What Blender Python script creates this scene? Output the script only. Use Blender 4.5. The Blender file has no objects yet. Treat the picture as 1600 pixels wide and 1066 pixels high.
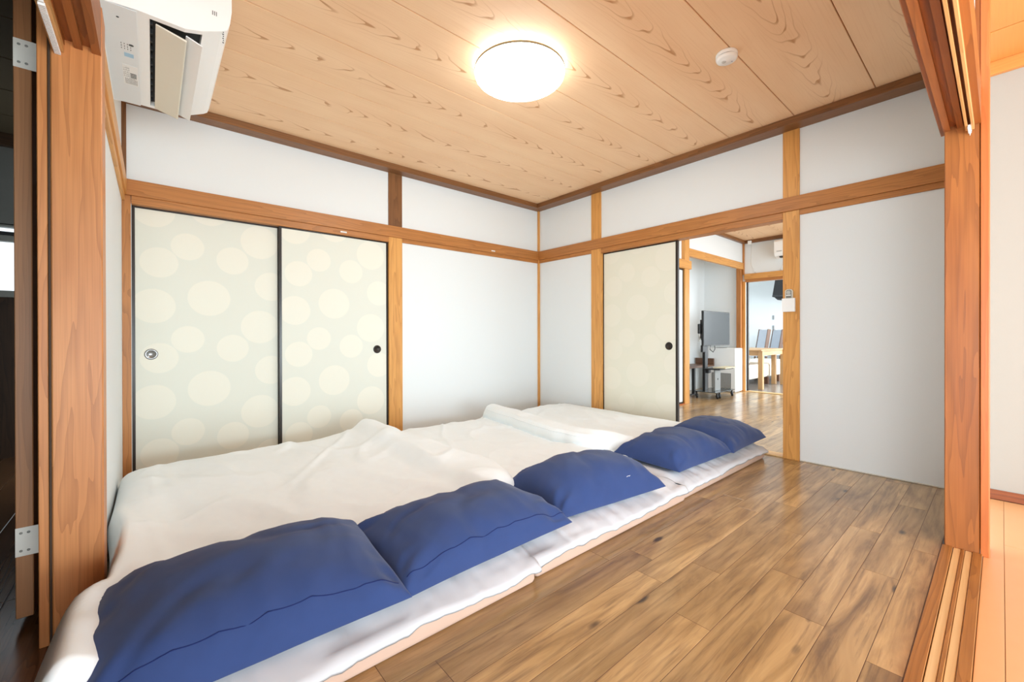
import bpy, bmesh, math, random
from mathutils import Vector, Matrix, noise, Euler
S = bpy.context.scene
COL = S.collection
random.seed(7)

# ------------------------------------------------------------------ camera
yaw, pitch, roll = 0.7080866, -0.00230255, -0.00193686
cam_d = bpy.data.cameras.new('camera')
cam_d.sensor_width = 36.0
cam_d.lens = 655.5165 * 36.0 / 1600.0
cam_d.shift_y = -(533.0 - 525.195) / 1600.0
cam_d.clip_start = 0.01
cam = bpy.data.objects.new('camera', cam_d)
COL.objects.link(cam)
f = Vector((-math.sin(yaw) * math.cos(pitch), -math.cos(yaw) * math.cos(pitch), math.sin(pitch)))
r = f.cross(Vector((0, 0, 1))).normalized()
u = r.cross(f)
r2 = r * math.cos(roll) + u * math.sin(roll)
u2 = -r * math.sin(roll) + u * math.cos(roll)
M = Matrix((r2, u2, -f)).transposed().to_4x4()
M.translation = Vector((3.5566, 3.6537, 0.9157))
cam.matrix_world = M
S.camera = cam

# ------------------------------------------------------------------ world, daylight, added fill lamps, exposure
W = bpy.data.worlds.new('world')
S.world = W
W.use_nodes = True
bg = W.node_tree.nodes['Background']
bg.inputs[0].default_value = (0.82, 0.93, 1.0, 1)
bg.inputs[1].default_value = 1.35


def area(name, loc, target, sx, sy, power, col=(1, 1, 1)):
    d = bpy.data.lights.new(name, 'AREA')
    d.shape = 'RECTANGLE'
    d.size, d.size_y = sx, sy
    d.energy = power
    d.color = col
    o = bpy.data.objects.new(name, d)
    COL.objects.link(o)
    o.location = loc
    o.rotation_euler = (Vector(target) - Vector(loc)).to_track_quat('-Z', 'Y').to_euler()
    return o


area('fill_side_room', (2.4, 6.4, .62), (2.1, 3.2, 2.5), 3.6, 1.2, 140, (0.82, 0.94, 1.0))  # added fill lamp, low and tilted up to lift ceiling and upper walls
area('fill_behind', (6.0, 4.5, .62), (1.0, 3.0, 2.2), 1.9, 1.2, 50, (0.82, 0.94, 1.0))  # unseen frontal fill added behind the camera, aimed up like ground bounce
area('fill_corner', (5.5, 5.2, .62), (2.6, 3.2, 2.5), 2.0, 1.2, 48, (0.82, 0.94, 1.0))  # second added fill behind the camera, evens out the wall brightness
area('daylight_next_room', (-1.9, 3.75, 1.2), (-1.9, 0, 0.9), 2.8, 2.0, 44, (0.84, 0.94, 1.0))
area('daylight_kitchen', (-6.0, 3.4, 1.4), (-6.2, 0, 0.9), 3.6, 2.0, 165, (0.90, 0.96, 1.0))
vs = S.view_settings
vs.view_transform = 'Standard'
vs.look = 'None'
vs.gamma = 1
vs.use_curve_mapping = False
vs.exposure = 0.55
S.cycles.max_bounces = 10
S.cycles.diffuse_bounces = 6
S.cycles.sample_clamp_indirect = 6.0
S.cycles.use_denoising = True


# ------------------------------------------------------------------ materials
def lin(c):
    return tuple(((x / 255) / 12.92 if x / 255 <= .04045 else ((x / 255 + .055) / 1.055) ** 2.4) for x in c) + (1,)


class NT:
    def __init__(s, name):
        s.m = bpy.data.materials.new(name)
        s.m.use_nodes = True
        s.t = s.m.node_tree
        s.b = s.t.nodes['Principled BSDF']

    def n(s, typ, **kw):
        nd = s.t.nodes.new(typ)
        for k, v in kw.items():
            if hasattr(nd, k):
                setattr(nd, k, v)
        return nd

    def l(s, a, b):
        s.t.links.new(a, b)

    def math(s, op, a, b=None, c=None, clamp=False):
        nd = s.n('ShaderNodeMath', operation=op)
        nd.use_clamp = clamp
        for i, v in enumerate((a, b, c)):
            if v is None:
                continue
            if isinstance(v, (int, float)):
                nd.inputs[i].default_value = v
            else:
                s.l(v, nd.inputs[i])
        return nd.outputs[0]

    def mix(s, fac, a, b, blend='MIX'):
        nd = s.n('ShaderNodeMix', data_type='RGBA', blend_type=blend)
        for sock, v in ((nd.inputs[0], fac), (nd.inputs[6], a), (nd.inputs[7], b)):
            if isinstance(v, (int, float)):
                sock.default_value = v
            elif isinstance(v, tuple):
                sock.default_value = v
            else:
                s.l(v, sock)
        return nd.outputs[2]

    def noise(s, vec, scale, detail=4, rough=.55, dist=0.0):
        nd = s.n('ShaderNodeTexNoise')
        nd.inputs['Scale'].default_value = scale
        nd.inputs['Detail'].default_value = detail
        nd.inputs['Roughness'].default_value = rough
        nd.inputs['Distortion'].default_value = dist
        s.l(vec, nd.inputs['Vector'])
        return nd.outputs['Fac']

    def mapping(s, vec, scale=(1, 1, 1), loc=None):
        nd = s.n('ShaderNodeMapping')
        nd.inputs['Scale'].default_value = scale
        s.l(vec, nd.inputs['Vector'])
        if loc is not None:
            if isinstance(loc, tuple):
                nd.inputs['Location'].default_value = loc
            else:
                s.l(loc, nd.inputs['Location'])
        return nd.outputs[0]

    def ramp(s, fac, stops):
        nd = s.n('ShaderNodeValToRGB')
        e = nd.color_ramp.elements
        while len(e) < len(stops):
            e.new(.5)
        for i, (p, c) in enumerate(stops):
            e[i].position = p
            e[i].color = c
        s.l(fac, nd.inputs[0])
        return nd.outputs[0]

    def coords(s):
        return s.n('ShaderNodeTexCoord').outputs['Object']

    def rnd(s):
        return s.n('ShaderNodeObjectInfo').outputs['Random']

    def xyz(s, v):
        nd = s.n('ShaderNodeSeparateXYZ')
        s.l(v, nd.inputs[0])
        return nd.outputs

    def comb(s, x, y, z):
        nd = s.n('ShaderNodeCombineXYZ')
        for i, v in enumerate((x, y, z)):
            if isinstance(v, (int, float)):
                nd.inputs[i].default_value = v
            else:
                s.l(v, nd.inputs[i])
        return nd.outputs[0]

    def bump(s, h, strength=.2, dist=.002):
        nd = s.n('ShaderNodeBump')
        nd.inputs['Strength'].default_value = strength
        nd.inputs['Distance'].default_value = dist
        s.l(h, nd.inputs['Height'])
        s.l(nd.outputs[0], s.b.inputs['Normal'])

    def col(s, c):
        if isinstance(c, tuple):
            s.b.inputs['Base Color'].default_value = c
        else:
            s.l(c, s.b.inputs['Base Color'])

    def rough(s, v):
        if isinstance(v, (int, float)):
            s.b.inputs['Roughness'].default_value = v
        else:
            s.l(v, s.b.inputs['Roughness'])


MATS = {}


def plain(name, rgb, rough=.5, metal=0.0, spec=.5, var=.04, scale=30):
    """near uniform surface with a faint mottling"""
    if name in MATS:
        return MATS[name]
    t = NT(name)
    c = lin(rgb)
    v = t.noise(t.coords(), scale, 3)
    k = 1 - var
    t.col(t.mix(v, (c[0] * k, c[1] * k, c[2] * k, 1), (min(1, c[0] * (1 + var)), min(1, c[1] * (1 + var)), min(1, c[2] * (1 + var)), 1)))
    t.rough(rough)
    t.b.inputs['Metallic'].default_value = metal
    t.b.inputs['Specular IOR Level'].default_value = spec
    MATS[name] = t.m
    return t.m


def wood(name, dark, mid, light, axis, rough=.42, freq=26, contrast=1.0):
    """timber with growth lines that run along one axis"""
    key = name + '_' + 'xyz'[axis]
    if key in MATS:
        return MATS[key]
    t = NT(key)
    rn = t.rnd()
    off = t.comb(t.math('MULTIPLY', rn, 17.3), t.math('MULTIPLY', rn, 9.1), t.math('MULTIPLY', rn, 23.7))
    sc = [1, 1, 1]
    sc[axis] = .09
    p = t.mapping(t.coords(), tuple(sc), off)
    n1 = t.noise(p, 9, 3, .5, .3)
    o = t.xyz(p)
    ax = [i for i in range(3) if i != axis]
    s_ = t.math('ADD', o[ax[0]], t.math('MULTIPLY', o[ax[1]], .8))
    ph = t.math('ADD', t.math('MULTIPLY', s_, freq), t.math('MULTIPLY', n1, 9.0))
    w = t.math('FRACT', ph)
    w = t.math('POWER', w, 2.2)
    sc2 = [1, 1, 1]
    sc2[axis] = .012
    fine = t.noise(t.mapping(t.coords(), tuple(sc2), off), 220, 3, .6)
    sc3 = [1, 1, 1]
    sc3[axis] = .25
    big = t.noise(t.mapping(t.coords(), tuple(sc3), off), 5, 3, .6)
    base = t.ramp(big, [(.3, lin(mid)), (.7, lin(light))])
    g = t.math('MULTIPLY', w, .55 * contrast)
    c = t.mix(g, base, lin(dark))
    c = t.mix(t.math('MULTIPLY', t.math('SUBTRACT', fine, .45, clamp=True), 1.3 * contrast, clamp=True), c, lin(dark))
    t.col(c)
    t.rough(rough)
    t.bump(t.math('ADD', w, fine), .12, .0008)
    MATS[key] = t.m
    return t.m


def longaxis(d):
    return max(range(3), key=lambda i: d[i])


RED = lambda ax: wood('redwood', (146, 84, 40), (196, 124, 66), (216, 148, 90), ax, freq=18, contrast=.75)
REDR = lambda ax: wood('redwood_dark', (108, 58, 22), (158, 90, 38), (178, 110, 52), ax, freq=20, contrast=.8)
NAG = lambda ax: wood('beam', (128, 78, 34), (180, 116, 58), (194, 130, 70), ax, freq=40, contrast=.8)
COR = lambda ax: wood('cornice', (88, 54, 28), (126, 82, 46), (146, 98, 56), ax, freq=40)
GOLD = lambda ax: wood('goldwood', (166, 102, 42), (216, 154, 80), (228, 168, 94), ax, freq=22, contrast=.8)
ORANGE = lambda ax: wood('orangewood', (166, 84, 38), (196, 108, 52), (208, 122, 64), ax, freq=40, contrast=.6)
PINE = lambda ax: wood('pine', (176, 116, 58), (214, 162, 98), (226, 178, 116), ax, freq=60, contrast=.6)
DOORW = lambda ax: wood('doorwood', (128, 84, 52), (172, 118, 76), (190, 134, 90), ax, freq=60, contrast=.6)
TRACKP = lambda ax: wood('track_pine', (206, 164, 108), (224, 186, 130), (232, 198, 146), ax, freq=60, contrast=.5)
BROWN = lambda ax: wood('track_brown', (118, 70, 28), (160, 102, 46), (180, 124, 64), ax, freq=60)
TABLEW = lambda ax: wood('table_oak', (160, 116, 70), (188, 146, 98), (202, 162, 114), ax, freq=60, contrast=.5)
DARKW = lambda ax: wood('walnut', (60, 38, 24), (96, 62, 40), (116, 78, 52), ax, freq=60)
DARKROOM = lambda ax: wood('dark_panel', (38, 24, 14), (66, 44, 28), (80, 54, 34), ax, freq=30)

WALL = plain('wall_paper', (230, 234, 235), .9, var=.012, scale=120)
CREAM = plain('cream_wall', (164, 158, 149), .9, var=.012, scale=120)
GREYW = plain('grey_wall', (120, 118, 112), .9)
WHITEP = plain('white_plastic', (246, 247, 246), .35, var=.01)
CREAMP = plain('cream_plastic', (228, 224, 208), .4, var=.01)
BLACKP = plain('black_plastic', (26, 26, 28), .4)
DARKP = plain('dark_plastic', (44, 46, 48), .5)
GREYP = plain('grey_plastic', (150, 148, 140), .4)
LACQ = plain('black_lacquer', (40, 30, 25), .28)
STEEL = plain('steel', (150, 150, 150), .3, metal=1.0)
BRONZE = plain('dark_bronze', (52, 46, 42), .4, metal=.6)
HINGE = plain('hinge_white', (240, 236, 226), .4)
PRINT = plain('print_grey', (96, 96, 96), .6)
PRINTB = plain('print_blue', (164, 200, 224), .6)
FOAM = plain('white_foam', (236, 236, 234), .9, var=.02)


def mat_floor():
    t = NT('walnut_vinyl')
    rn = t.rnd()
    off = t.comb(t.math('MULTIPLY', rn, 31.0), t.math('MULTIPLY', rn, 57.0), t.math('MULTIPLY', rn, 11.0))
    co = t.coords()
    p = t.mapping(co, (.16, 1, 1), off)
    n1 = t.noise(p, 11, 5, .6, .9)
    n2 = t.noise(t.mapping(co, (.05, 1, 1), off), 60, 4, .65, .4)
    n3 = t.noise(t.mapping(co, (.35, 1, 1), off), 4.5, 3, .55, .5)
    base = t.ramp(n1, [(.28, lin((116, 86, 52))), (.43, lin((168, 134, 86))), (.6, lin((194, 159, 108))), (.78, lin((216, 184, 134)))])
    tone = t.math('ADD', t.math('MULTIPLY', rn, .42), .76)
    base = t.mix(1.0, base, t.comb(tone, tone, tone), 'MULTIPLY')
    c = t.mix(t.math('MULTIPLY', t.math('SUBTRACT', n2, .5, clamp=True), 2.8, clamp=True), base, lin((92, 62, 36)))
    c = t.mix(t.math('MULTIPLY', t.math('SUBTRACT', n3, .56, clamp=True), 3.2, clamp=True), c, lin((104, 72, 44)))
    vo = t.n('ShaderNodeTexVoronoi')
    vo.inputs['Scale'].default_value = 3.6
    t.l(t.mapping(co, (.8, 2.2, 1), off), vo.inputs['Vector'])
    kd = t.math('ADD', vo.outputs['Distance'], t.math('MULTIPLY', n1, .10))
    knot = t.math('MULTIPLY', t.math('SUBTRACT', .175, kd, clamp=True), 14, clamp=True)
    c = t.mix(knot, c, lin((58, 40, 26)))
    t.col(c)
    t.rough(t.math('ADD', t.math('MULTIPLY', n2, .12), .27))
    t.b.inputs['Specular IOR Level'].default_value = .55
    t.b.inputs['Coat Weight'].default_value = .5
    t.b.inputs['Coat Roughness'].default_value = .16
    t.bump(n2, .06, .001)
    return t.m


FLOORM = mat_floor()


def mat_ceiling(name, lightc, darkc, tone):
    """boards printed with a nested cathedral grain down the middle; x along the board, y across"""
    t = NT(name)
    rn = t.rnd()
    co = t.coords()
    o = t.xyz(co)
    off = t.comb(t.math('MULTIPLY', rn, 41.0), t.math('MULTIPLY', rn, 13.0), 0.0)
    n0 = t.noise(t.mapping(co, (.5, .4, 1), off), 1.6, 2, .5)
    nz = t.noise(t.mapping(co, (1.0, 3.5, 1), off), 2.0, 2, .5)
    v = t.math('ADD', o[1], t.math('MULTIPLY', t.math('SUBTRACT', n0, .5), .10))
    v2 = t.math('MULTIPLY', v, v)
    g = t.math('SUBTRACT', t.math('MULTIPLY', o[0], 6.0), t.math('MULTIPLY', v2, 360.0))
    g = t.math('ADD', g, t.math('MULTIPLY', nz, 3.6))
    fr = t.math('FRACT', t.math('ADD', g, t.math('MULTIPLY', rn, 7.0)))
    tip = t.math('SUBTRACT', 1.0, t.math('MULTIPLY', t.math('ABSOLUTE', v), 60.0), clamp=True)
    thick = t.math('ADD', .17, t.math('MULTIPLY', tip, .12))
    band = t.math('MULTIPLY', t.math('SUBTRACT', fr, t.math('SUBTRACT', 1.0, thick), clamp=True), 9.0, clamp=True)
    near = t.math('SUBTRACT', 1.0, t.math('MULTIPLY', t.math('ABSOLUTE', v), 11.0), clamp=True)
    line = t.math('MULTIPLY', band, t.math('ADD', t.math('MULTIPLY', near, .56), t.math('MULTIPLY', tip, .22)), clamp=True)
    fine = t.noise(t.mapping(co, (.02, 1, 1), off), 130, 3, .6)
    big = t.noise(t.mapping(co, (.3, 1, 1), off), 5, 2, .5)
    base = t.ramp(big, [(.3, lin(lightc[0])), (.7, lin(lightc[1]))])
    c = t.mix(t.math('MULTIPLY', t.math('SUBTRACT', fine, .5, clamp=True), .9, clamp=True), base, lin(tone))
    c = t.mix(line, c, lin(darkc))
    t.col(c)
    t.rough(.55)
    return t.m


CEILM = mat_ceiling('ceiling_cedar', ((240, 200, 158), (246, 210, 170)), (178, 112, 50), (214, 160, 106))
SEAM = plain('ceiling_seam', (170, 108, 52), .8)
CEILO = mat_ceiling('ceiling_orange', ((200, 130, 62), (212, 142, 72)), (180, 106, 44), (176, 106, 46))


def mat_fusuma(name, bgc, dot, strength):
    t = NT(name)
    o = t.xyz(t.coords())   # x across the sheet, z up from the floor
    P = .645
    dots = [(.124, .765, .104), (.277, .890, .096), (.540, .822, .102), (.095, 1.115, .118), (.399, 1.183, .128), (.788, 1.294, .112), (.713, .981, .127)]
    m = None
    for (x, z, rad) in dots:
        dx = t.math('SUBTRACT', o[0], x)
        dz = t.math('WRAP', t.math('SUBTRACT', o[2], z), P / 2, -P / 2)
        d = t.math('SQRT', t.math('ADD', t.math('MULTIPLY', dx, dx), t.math('MULTIPLY', dz, dz)))
        k = t.math('MULTIPLY', t.math('SUBTRACT', rad, d), 160, clamp=True)
        m = k if m is None else t.math('MAXIMUM', m, k)
    fib = t.noise(t.coords(), 160, 4, .7)
    c = t.mix(t.math('MULTIPLY', m, strength), lin(bgc), lin(dot))
    c = t.mix(t.math('MULTIPLY', fib, .06), c, lin((196, 190, 170)))
    t.col(c)
    t.rough(.7)
    t.b.inputs['Specular IOR Level'].default_value = .25
    return t.m


FUS = mat_fusuma('fusuma_paper', (225, 226, 215), (234, 232, 219), 1.0)
FUS2 = mat_fusuma('fusuma_paper_pale', (230, 228, 212), (234, 231, 216), .8)


def mat_cloth(name, rgb, weave=900, var=.05, rough=.9, sheen=.0, bump=.12):
    t = NT(name)
    c = lin(rgb)
    v = t.noise(t.coords(), 14, 4, .6)
    w = t.noise(t.coords(), weave, 2, .6)
    k = 1 - var
    t.col(t.mix(v, (c[0] * k, c[1] * k, c[2] * k, 1), (min(1, c[0] * (1 + var)), min(1, c[1] * (1 + var)), min(1, c[2] * (1 + var)), 1)))
    t.rough(rough)
    t.b.inputs['Specular IOR Level'].default_value = .2
    t.b.inputs['Sheen Weight'].default_value = sheen
    t.bump(w, bump, .0006)
    return t.m


DUVET = mat_cloth('duvet_cotton', (243, 250, 253), var=.02)
SHEET = mat_cloth('sheet_cotton', (206, 207, 211), var=.015)
PAD = mat_cloth('pad_beige', (200, 170, 152), var=.03)
NAVY = mat_cloth('navy_cotton', (50, 69, 117), var=.12, sheen=.15)
SEAMN = mat_cloth('navy_seam', (28, 40, 92), var=.05)
CANVAS = mat_cloth('cream_cover', (226, 220, 206), var=.03)
BLUEGREY = mat_cloth('bluegrey_fabric', (190, 196, 206), var=.04)


# ------------------------------------------------------------------ geometry helpers
def link(name, me, mat=None, parent=None, loc=None):
    o = bpy.data.objects.new(name, me)
    COL.objects.link(o)
    if mat is not None:
        for m_ in (mat if isinstance(mat, list) else [mat]):
            me.materials.append(m_)
    if loc is not None:
        o.location = loc
    if parent is not None:
        o.parent = parent
        o.matrix_parent_inverse = PINV(parent)
    return o


def PINV(p):
    m = Matrix.Identity(4)
    q = p
    while q is not None:
        m = q.matrix_basis @ m if q.parent is None else q.matrix_parent_inverse @ q.matrix_basis @ m
        q = q.parent
    return m.inverted()


def from_bm(name, bm, mat, parent=None, loc=None, smooth=False):
    me = bpy.data.meshes.new(name)
    bmesh.ops.recalc_face_normals(bm, faces=bm.faces)
    bm.to_mesh(me)
    bm.free()
    if smooth:
        for p in me.polygons:
            p.use_smooth = True
    return link(name, me, mat, parent, loc)


def bm_box(bm, x0, x1, y0, y1, z0, z1, bev=0.0, seg=1):
    vs_ = [bm.verts.new((x, y, z)) for x in (x0, x1) for y in (y0, y1) for z in (z0, z1)]
    fs = []
    for q in ((0, 1, 3, 2), (4, 6, 7, 5), (0, 4, 5, 1), (2, 3, 7, 6), (0, 2, 6, 4), (1, 5, 7, 3)):
        fs.append(bm.faces.new([vs_[i] for i in q]))
    if bev:
        es = list({e for f_ in fs for e in f_.edges})
        bmesh.ops.bevel(bm, geom=es, offset=bev, segments=seg, affect='EDGES', profile=.5)
    return vs_


def box(name, x0, x1, y0, y1, z0, z1, mat, parent=None, bev=0.0, seg=1):
    """an axis aligned box given by its world limits; its origin is its own centre"""
    c = Vector(((x0 + x1) / 2, (y0 + y1) / 2, (z0 + z1) / 2))
    bm = bmesh.new()
    bm_box(bm, x0 - c.x, x1 - c.x, y0 - c.y, y1 - c.y, z0 - c.z, z1 - c.z, bev, seg)
    if callable(mat):
        mat = mat(longaxis((x1 - x0, y1 - y0, z1 - z0)))
    return from_bm(name, bm, mat, parent, c)


def lathe(name, prof, mat, parent=None, loc=(0, 0, 0), seg=48, smooth=True, rot=None):
    """profile of (radius, height) turned around z"""
    bm = bmesh.new()
    rings = []
    for (rr, zz) in prof:
        if rr < 1e-6:
            rings.append([bm.verts.new((0, 0, zz))])
        else:
            rings.append([bm.verts.new((rr * math.cos(2 * math.pi * i / seg), rr * math.sin(2 * math.pi * i / seg), zz)) for i in range(seg)])
    for a, b in zip(rings, rings[1:]):
        for i in range(seg):
            j = (i + 1) % seg
            if len(a) == 1 and len(b) == 1:
                continue
            if len(a) == 1:
                bm.faces.new((a[0], b[i], b[j]))
            elif len(b) == 1:
                bm.faces.new((a[i], a[j], b[0]))
            else:
                bm.faces.new((a[i], a[j], b[j], b[i]))
    o = from_bm(name, bm, mat, parent, loc, smooth)
    if rot is not None:
        o.rotation_euler = rot
    return o


def tube(name, pts, rad, mat, parent=None, seg=8, closed_caps=True):
    bm = bmesh.new()
    pts = [Vector(p) for p in pts]
    c0 = sum(pts, Vector()) / len(pts)
    rings = []
    for i, p in enumerate(pts):
        d = (pts[min(i + 1, len(pts) - 1)] - pts[max(i - 1, 0)]).normalized()
        up = Vector((0, 0, 1)) if abs(d.z) < .9 else Vector((1, 0, 0))
        a = d.cross(up).normalized()
        b = d.cross(a)
        rings.append([bm.verts.new(p - c0 + rad * (a * math.cos(2 * math.pi * k / seg) + b * math.sin(2 * math.pi * k / seg))) for k in range(seg)])
    for A, B in zip(rings, rings[1:]):
        for k in range(seg):
            bm.faces.new((A[k], A[(k + 1) % seg], B[(k + 1) % seg], B[k]))
    if closed_caps:
        bm.faces.new(rings[0])
        bm.faces.new(rings[-1][::-1])
    return from_bm(name, bm, mat, parent, c0, True)


def prism(name, prof, axis, lo, hi, mat, parent=None, smooth=False, bev=0.0):
    """closed 2-D profile swept along an axis (0: y,z profile, 1: x,z, 2: x,y)"""
    bm = bmesh.new()
    ax = [i for i in range(3) if i != axis]
    cen = [0, 0, 0]
    cen[ax[0]] = sum(p[0] for p in prof) / len(prof)
    cen[ax[1]] = sum(p[1] for p in prof) / len(prof)
    cen[axis] = (lo + hi) / 2
    rings = []
    for s_ in (lo, hi):
        rg = []
        for p in prof:
            v = [0, 0, 0]
            v[ax[0]], v[ax[1]], v[axis] = p[0] - cen[ax[0]], p[1] - cen[ax[1]], s_ - cen[axis]
            rg.append(bm.verts.new(v))
        rings.append(rg)
    n_ = len(prof)
    for i in range(n_):
        bm.faces.new((rings[0][i], rings[0][(i + 1) % n_], rings[1][(i + 1) % n_], rings[1][i]))
    bm.faces.new(rings[0])
    bm.faces.new(rings[1][::-1])
    if bev:
        bmesh.ops.bevel(bm, geom=list(bm.edges), offset=bev, segments=2, affect='EDGES', profile=.5)
    return from_bm(name, bm, mat, parent, cen, smooth)


def tag(o, label, cat=None, group=None, kind=None):
    o['label'] = label
    if cat:
        o['category'] = cat
    if group:
        o['group'] = group
    if kind:
        o['kind'] = kind
    return o


def thing(name, loc, label, cat, group=None, rz=0.0, kind=None):
    o = bpy.data.objects.new(name, None)
    COL.objects.link(o)
    o.location = loc
    o.rotation_euler = (0, 0, rz)
    o.empty_display_size = .05
    return tag(o, label, cat, group, kind)


TN = [0]


def trim(label, x0, x1, y0, y1, z0, z1, mat, bev=.002, cat='trim'):
    TN[0] += 1
    return tag(box('trim_%d' % TN[0], x0, x1, y0, y1, z0, z1, mat, None, bev), label, cat, kind='structure')


def struct(name, label, x0, x1, y0, y1, z0, z1, mat, cat='wall', bev=0.0):
    return tag(box(name, x0, x1, y0, y1, z0, z1, mat, None, bev), label, cat, kind='structure')


def group_struct(name, loc, label, cat):
    return thing(name, loc, label, cat, kind='structure')


# ------------------------------------------------------------------ the shell
CZ = 2.455
struct('ground', 'unseen pale concrete ground outside the house, added for bounced light', -14, 14, -10, 14, -.5, -.4, plain('concrete', (190, 188, 182), .95), 'ground')  # out of view, put in to bounce light up to the ceilings

# floors ---------------------------------------------------------------
fl = struct('floor', 'brown walnut plank floor of the bedroom', -.02, 3.75, -.12, 3.485, -.06, -.0005, DARKW(0), 'floor')
rows_j = {3.28: .51, 3.17: .08, 3.06: .78, 2.95: .37, 2.84: .03, 2.73: .25, 3.40: .16}
PL = .94


def plank_row(parent, b0, b1, a0, a1, j0, mat, z=.0, name='floor_plank', L=PL, gap=.0012):
    cuts = [a0]
    a = a0 + ((j0 - a0) % L)
    while a < a1 - .02:
        if a > a0 + .02:
            cuts.append(a)
        a += L
    cuts.append(a1)
    for c0, c1 in zip(cuts, cuts[1:]):
        box(name, c0 + gap / 2, c1 - gap / 2, b0 + gap / 2, b1 - gap / 2, z - .008, z, mat, parent, .0008)


b = 2.505 - .1125 * 23
k = 0
while b < 3.47:
    b1 = min(b + .1125, 3.483)
    key = min(rows_j, key=lambda q: abs(q - b))
    j = rows_j[key] if abs(key - b) < .03 else random.random() * PL
    plank_row(fl, max(b, -.1), b1, .005, 3.72, j, FLOORM)
    b += .1125
    k += 1

fl2 = struct('floor_next_room', 'walnut plank floor of the room beyond the doorway', -3.72, -.02, -.6, 3.7, -.06, -.0005, DARKW(0), 'floor')
b = .28
while b < 3.1:
    plank_row(fl2, b, b + .1125, -3.70, -.105, random.random() * PL, FLOORM)
    b += .1125
fl3 = struct('floor_kitchen', 'grey brown floor of the kitchen behind the far opening', -9.2, -3.72, -1.4, 3.7, -.06, 0.0, plain('kitchen_floor', (120, 112, 106), .25, var=.1), 'floor')
OFM = plain('orange_floor_laminate', (222, 172, 120), .32, var=.05, scale=8)
fl4 = struct('floor_side_room', 'light orange board floor of the side room', 0.0, 5.6, 3.603, 6.6, -.06, -.003, plain('orange_floor_gap', (150, 90, 44), .6), 'floor')
b = 3.603
for wd in [.057] + [.303] * 9:
    plank_row(fl4, b, b + wd, .02, 5.58, random.random() * 1.8, OFM, 0.0, 'floor_board', 1.818, .0014)
    b += wd
fl5 = struct('floor_corridor', 'dark glossy board floor of the corridor behind the left post', 3.79, 6.2, -1.3, 3.45, -.06, -.0015, DARKROOM(1), 'floor')
CFM = wood('corridor_floor', (58, 36, 22), (98, 66, 42), (118, 82, 54), 1, .22)
for i in range(9):
    for (c0, c1) in ((-1.2, 1.42), (1.42, 3.35)):
        box('floor_board', 3.795 + .152 * i, 3.795 + .152 * (i + 1) - .002, c0, c1 - .002, -.01, 0, CFM, fl5, .001)

# ceilings -------------------------------------------------------------
ce = struct('ceiling', 'cedar board ceiling of the bedroom', -.1, 3.76, -.1, 3.6, CZ + .012, CZ + .05, SEAM, 'ceiling')
edges = [3.14 - .437 * i for i in range(8)]
edges = [3.577] + edges + [-.05]
for e0, e1 in zip(edges, edges[1:]):
    w_ = .437
    yc = e0 - w_ / 2
    bm = bmesh.new()
    bm_box(bm, -1.9, 1.84, max(e1, -.05) + .0025 - yc, e0 - .0025 - yc, 0, .014, .002)
    from_bm('ceiling_board', bm, CEILM, ce, (1.88, yc, CZ))
ce2 = struct('ceiling_next_room', 'cedar board ceiling of the next room', -3.7, -.1, -.6, 3.7, 2.432, 2.46, SEAM, 'ceiling')
for i in range(7):
    yc = .25 + .437 * i
    bm = bmesh.new()
    bm_box(bm, -1.8, 1.8, -.216, .216, 0, .014, .002)
    from_bm('ceiling_board', bm, CEILM, ce2, (-1.9, yc, 2.42))
struct('ceiling_kitchen', 'white ceiling of the kitchen', -9.2, -3.7, -1.4, 3.7, 2.5, 2.55, WALL, 'ceiling')
ce4 = struct('ceiling_side_room', 'orange brown board ceiling of the side room', -.05, 4.4, 3.585, 6.3, 2.437, 2.48, plain('ceiling_gap', (70, 38, 18), .8), 'ceiling')
for (a0, a1) in ((.0, .367), (.380, .80), (.806, 1.25), (1.256, 1.7), (1.706, 2.15), (2.156, 2.6), (2.606, 3.05), (3.056, 3.5), (3.506, 3.95), (3.956, 4.4)):
    box('ceiling_board', a0, a1, 3.585, 6.3, 2.42, 2.436, CEILO, ce4, .002)
ce5 = struct('ceiling_corridor', 'dark board ceiling of the corridor', 3.79, 6.2, -1.3, 3.45, 2.44, 2.48, BLACKP, 'ceiling')
CDM = plain('corridor_ceiling_board', (92, 78, 56), .8)
for i in range(10):
    box('ceiling_board', 3.795, 6.2, -1.2 + .45 * i, -1.2 + .45 * i + .44, 2.42, 2.432, CDM, ce5, .002)

# walls ----------------------------------------------------------------
def wall(name, label, boxes, mat):
    bm = bmesh.new()
    c = Vector([sum((q[2 * i] + q[2 * i + 1]) / 2 for q in boxes) / len(boxes) for i in range(3)])
    for q in boxes:
        bm_box(bm, q[0] - c.x, q[1] - c.x, q[2] - c.y, q[3] - c.y, q[4] - c.z, q[5] - c.z)
    return tag(from_bm(name, bm, mat, None, c), label, 'wall', kind='structure')


wall('wall_left', 'white papered wall around the pair of dotted sliding doors',
     [(-.1, 1.79, -.1, 0, 0, CZ + .04), (1.79, 3.70, -.1, 0, 1.80, CZ + .04), (3.66, 3.80, -.1, 0, 0, 1.8), (1.79, 3.7, -.14, -.1, 0, 1.8)], WALL)
wall('wall_right', 'white papered wall with the doorway to the next room',
     [(-.1, 0, 0, .82, 0, CZ + .04), (-.1, 0, .82, 2.66, 1.80, CZ + .04), (-.1, 0, 2.66, 3.5, 0, CZ + .04)], WALL)
wall('wall_near_left', 'narrow white wall strip beside the reddish left post',
     [(3.705, 3.79, -.1, 1.73, 0, CZ + .04), (3.705, 3.785, 1.73, 3.6, 1.95, CZ + .04)], WALL)
wall('wall_near_right', 'white wall behind the reddish right post', [(0, .87, 3.50, 3.60, 0, CZ + .04), (.87, 4.4, 3.52, 3.58, 1.93, CZ + .04)], WALL)
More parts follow.
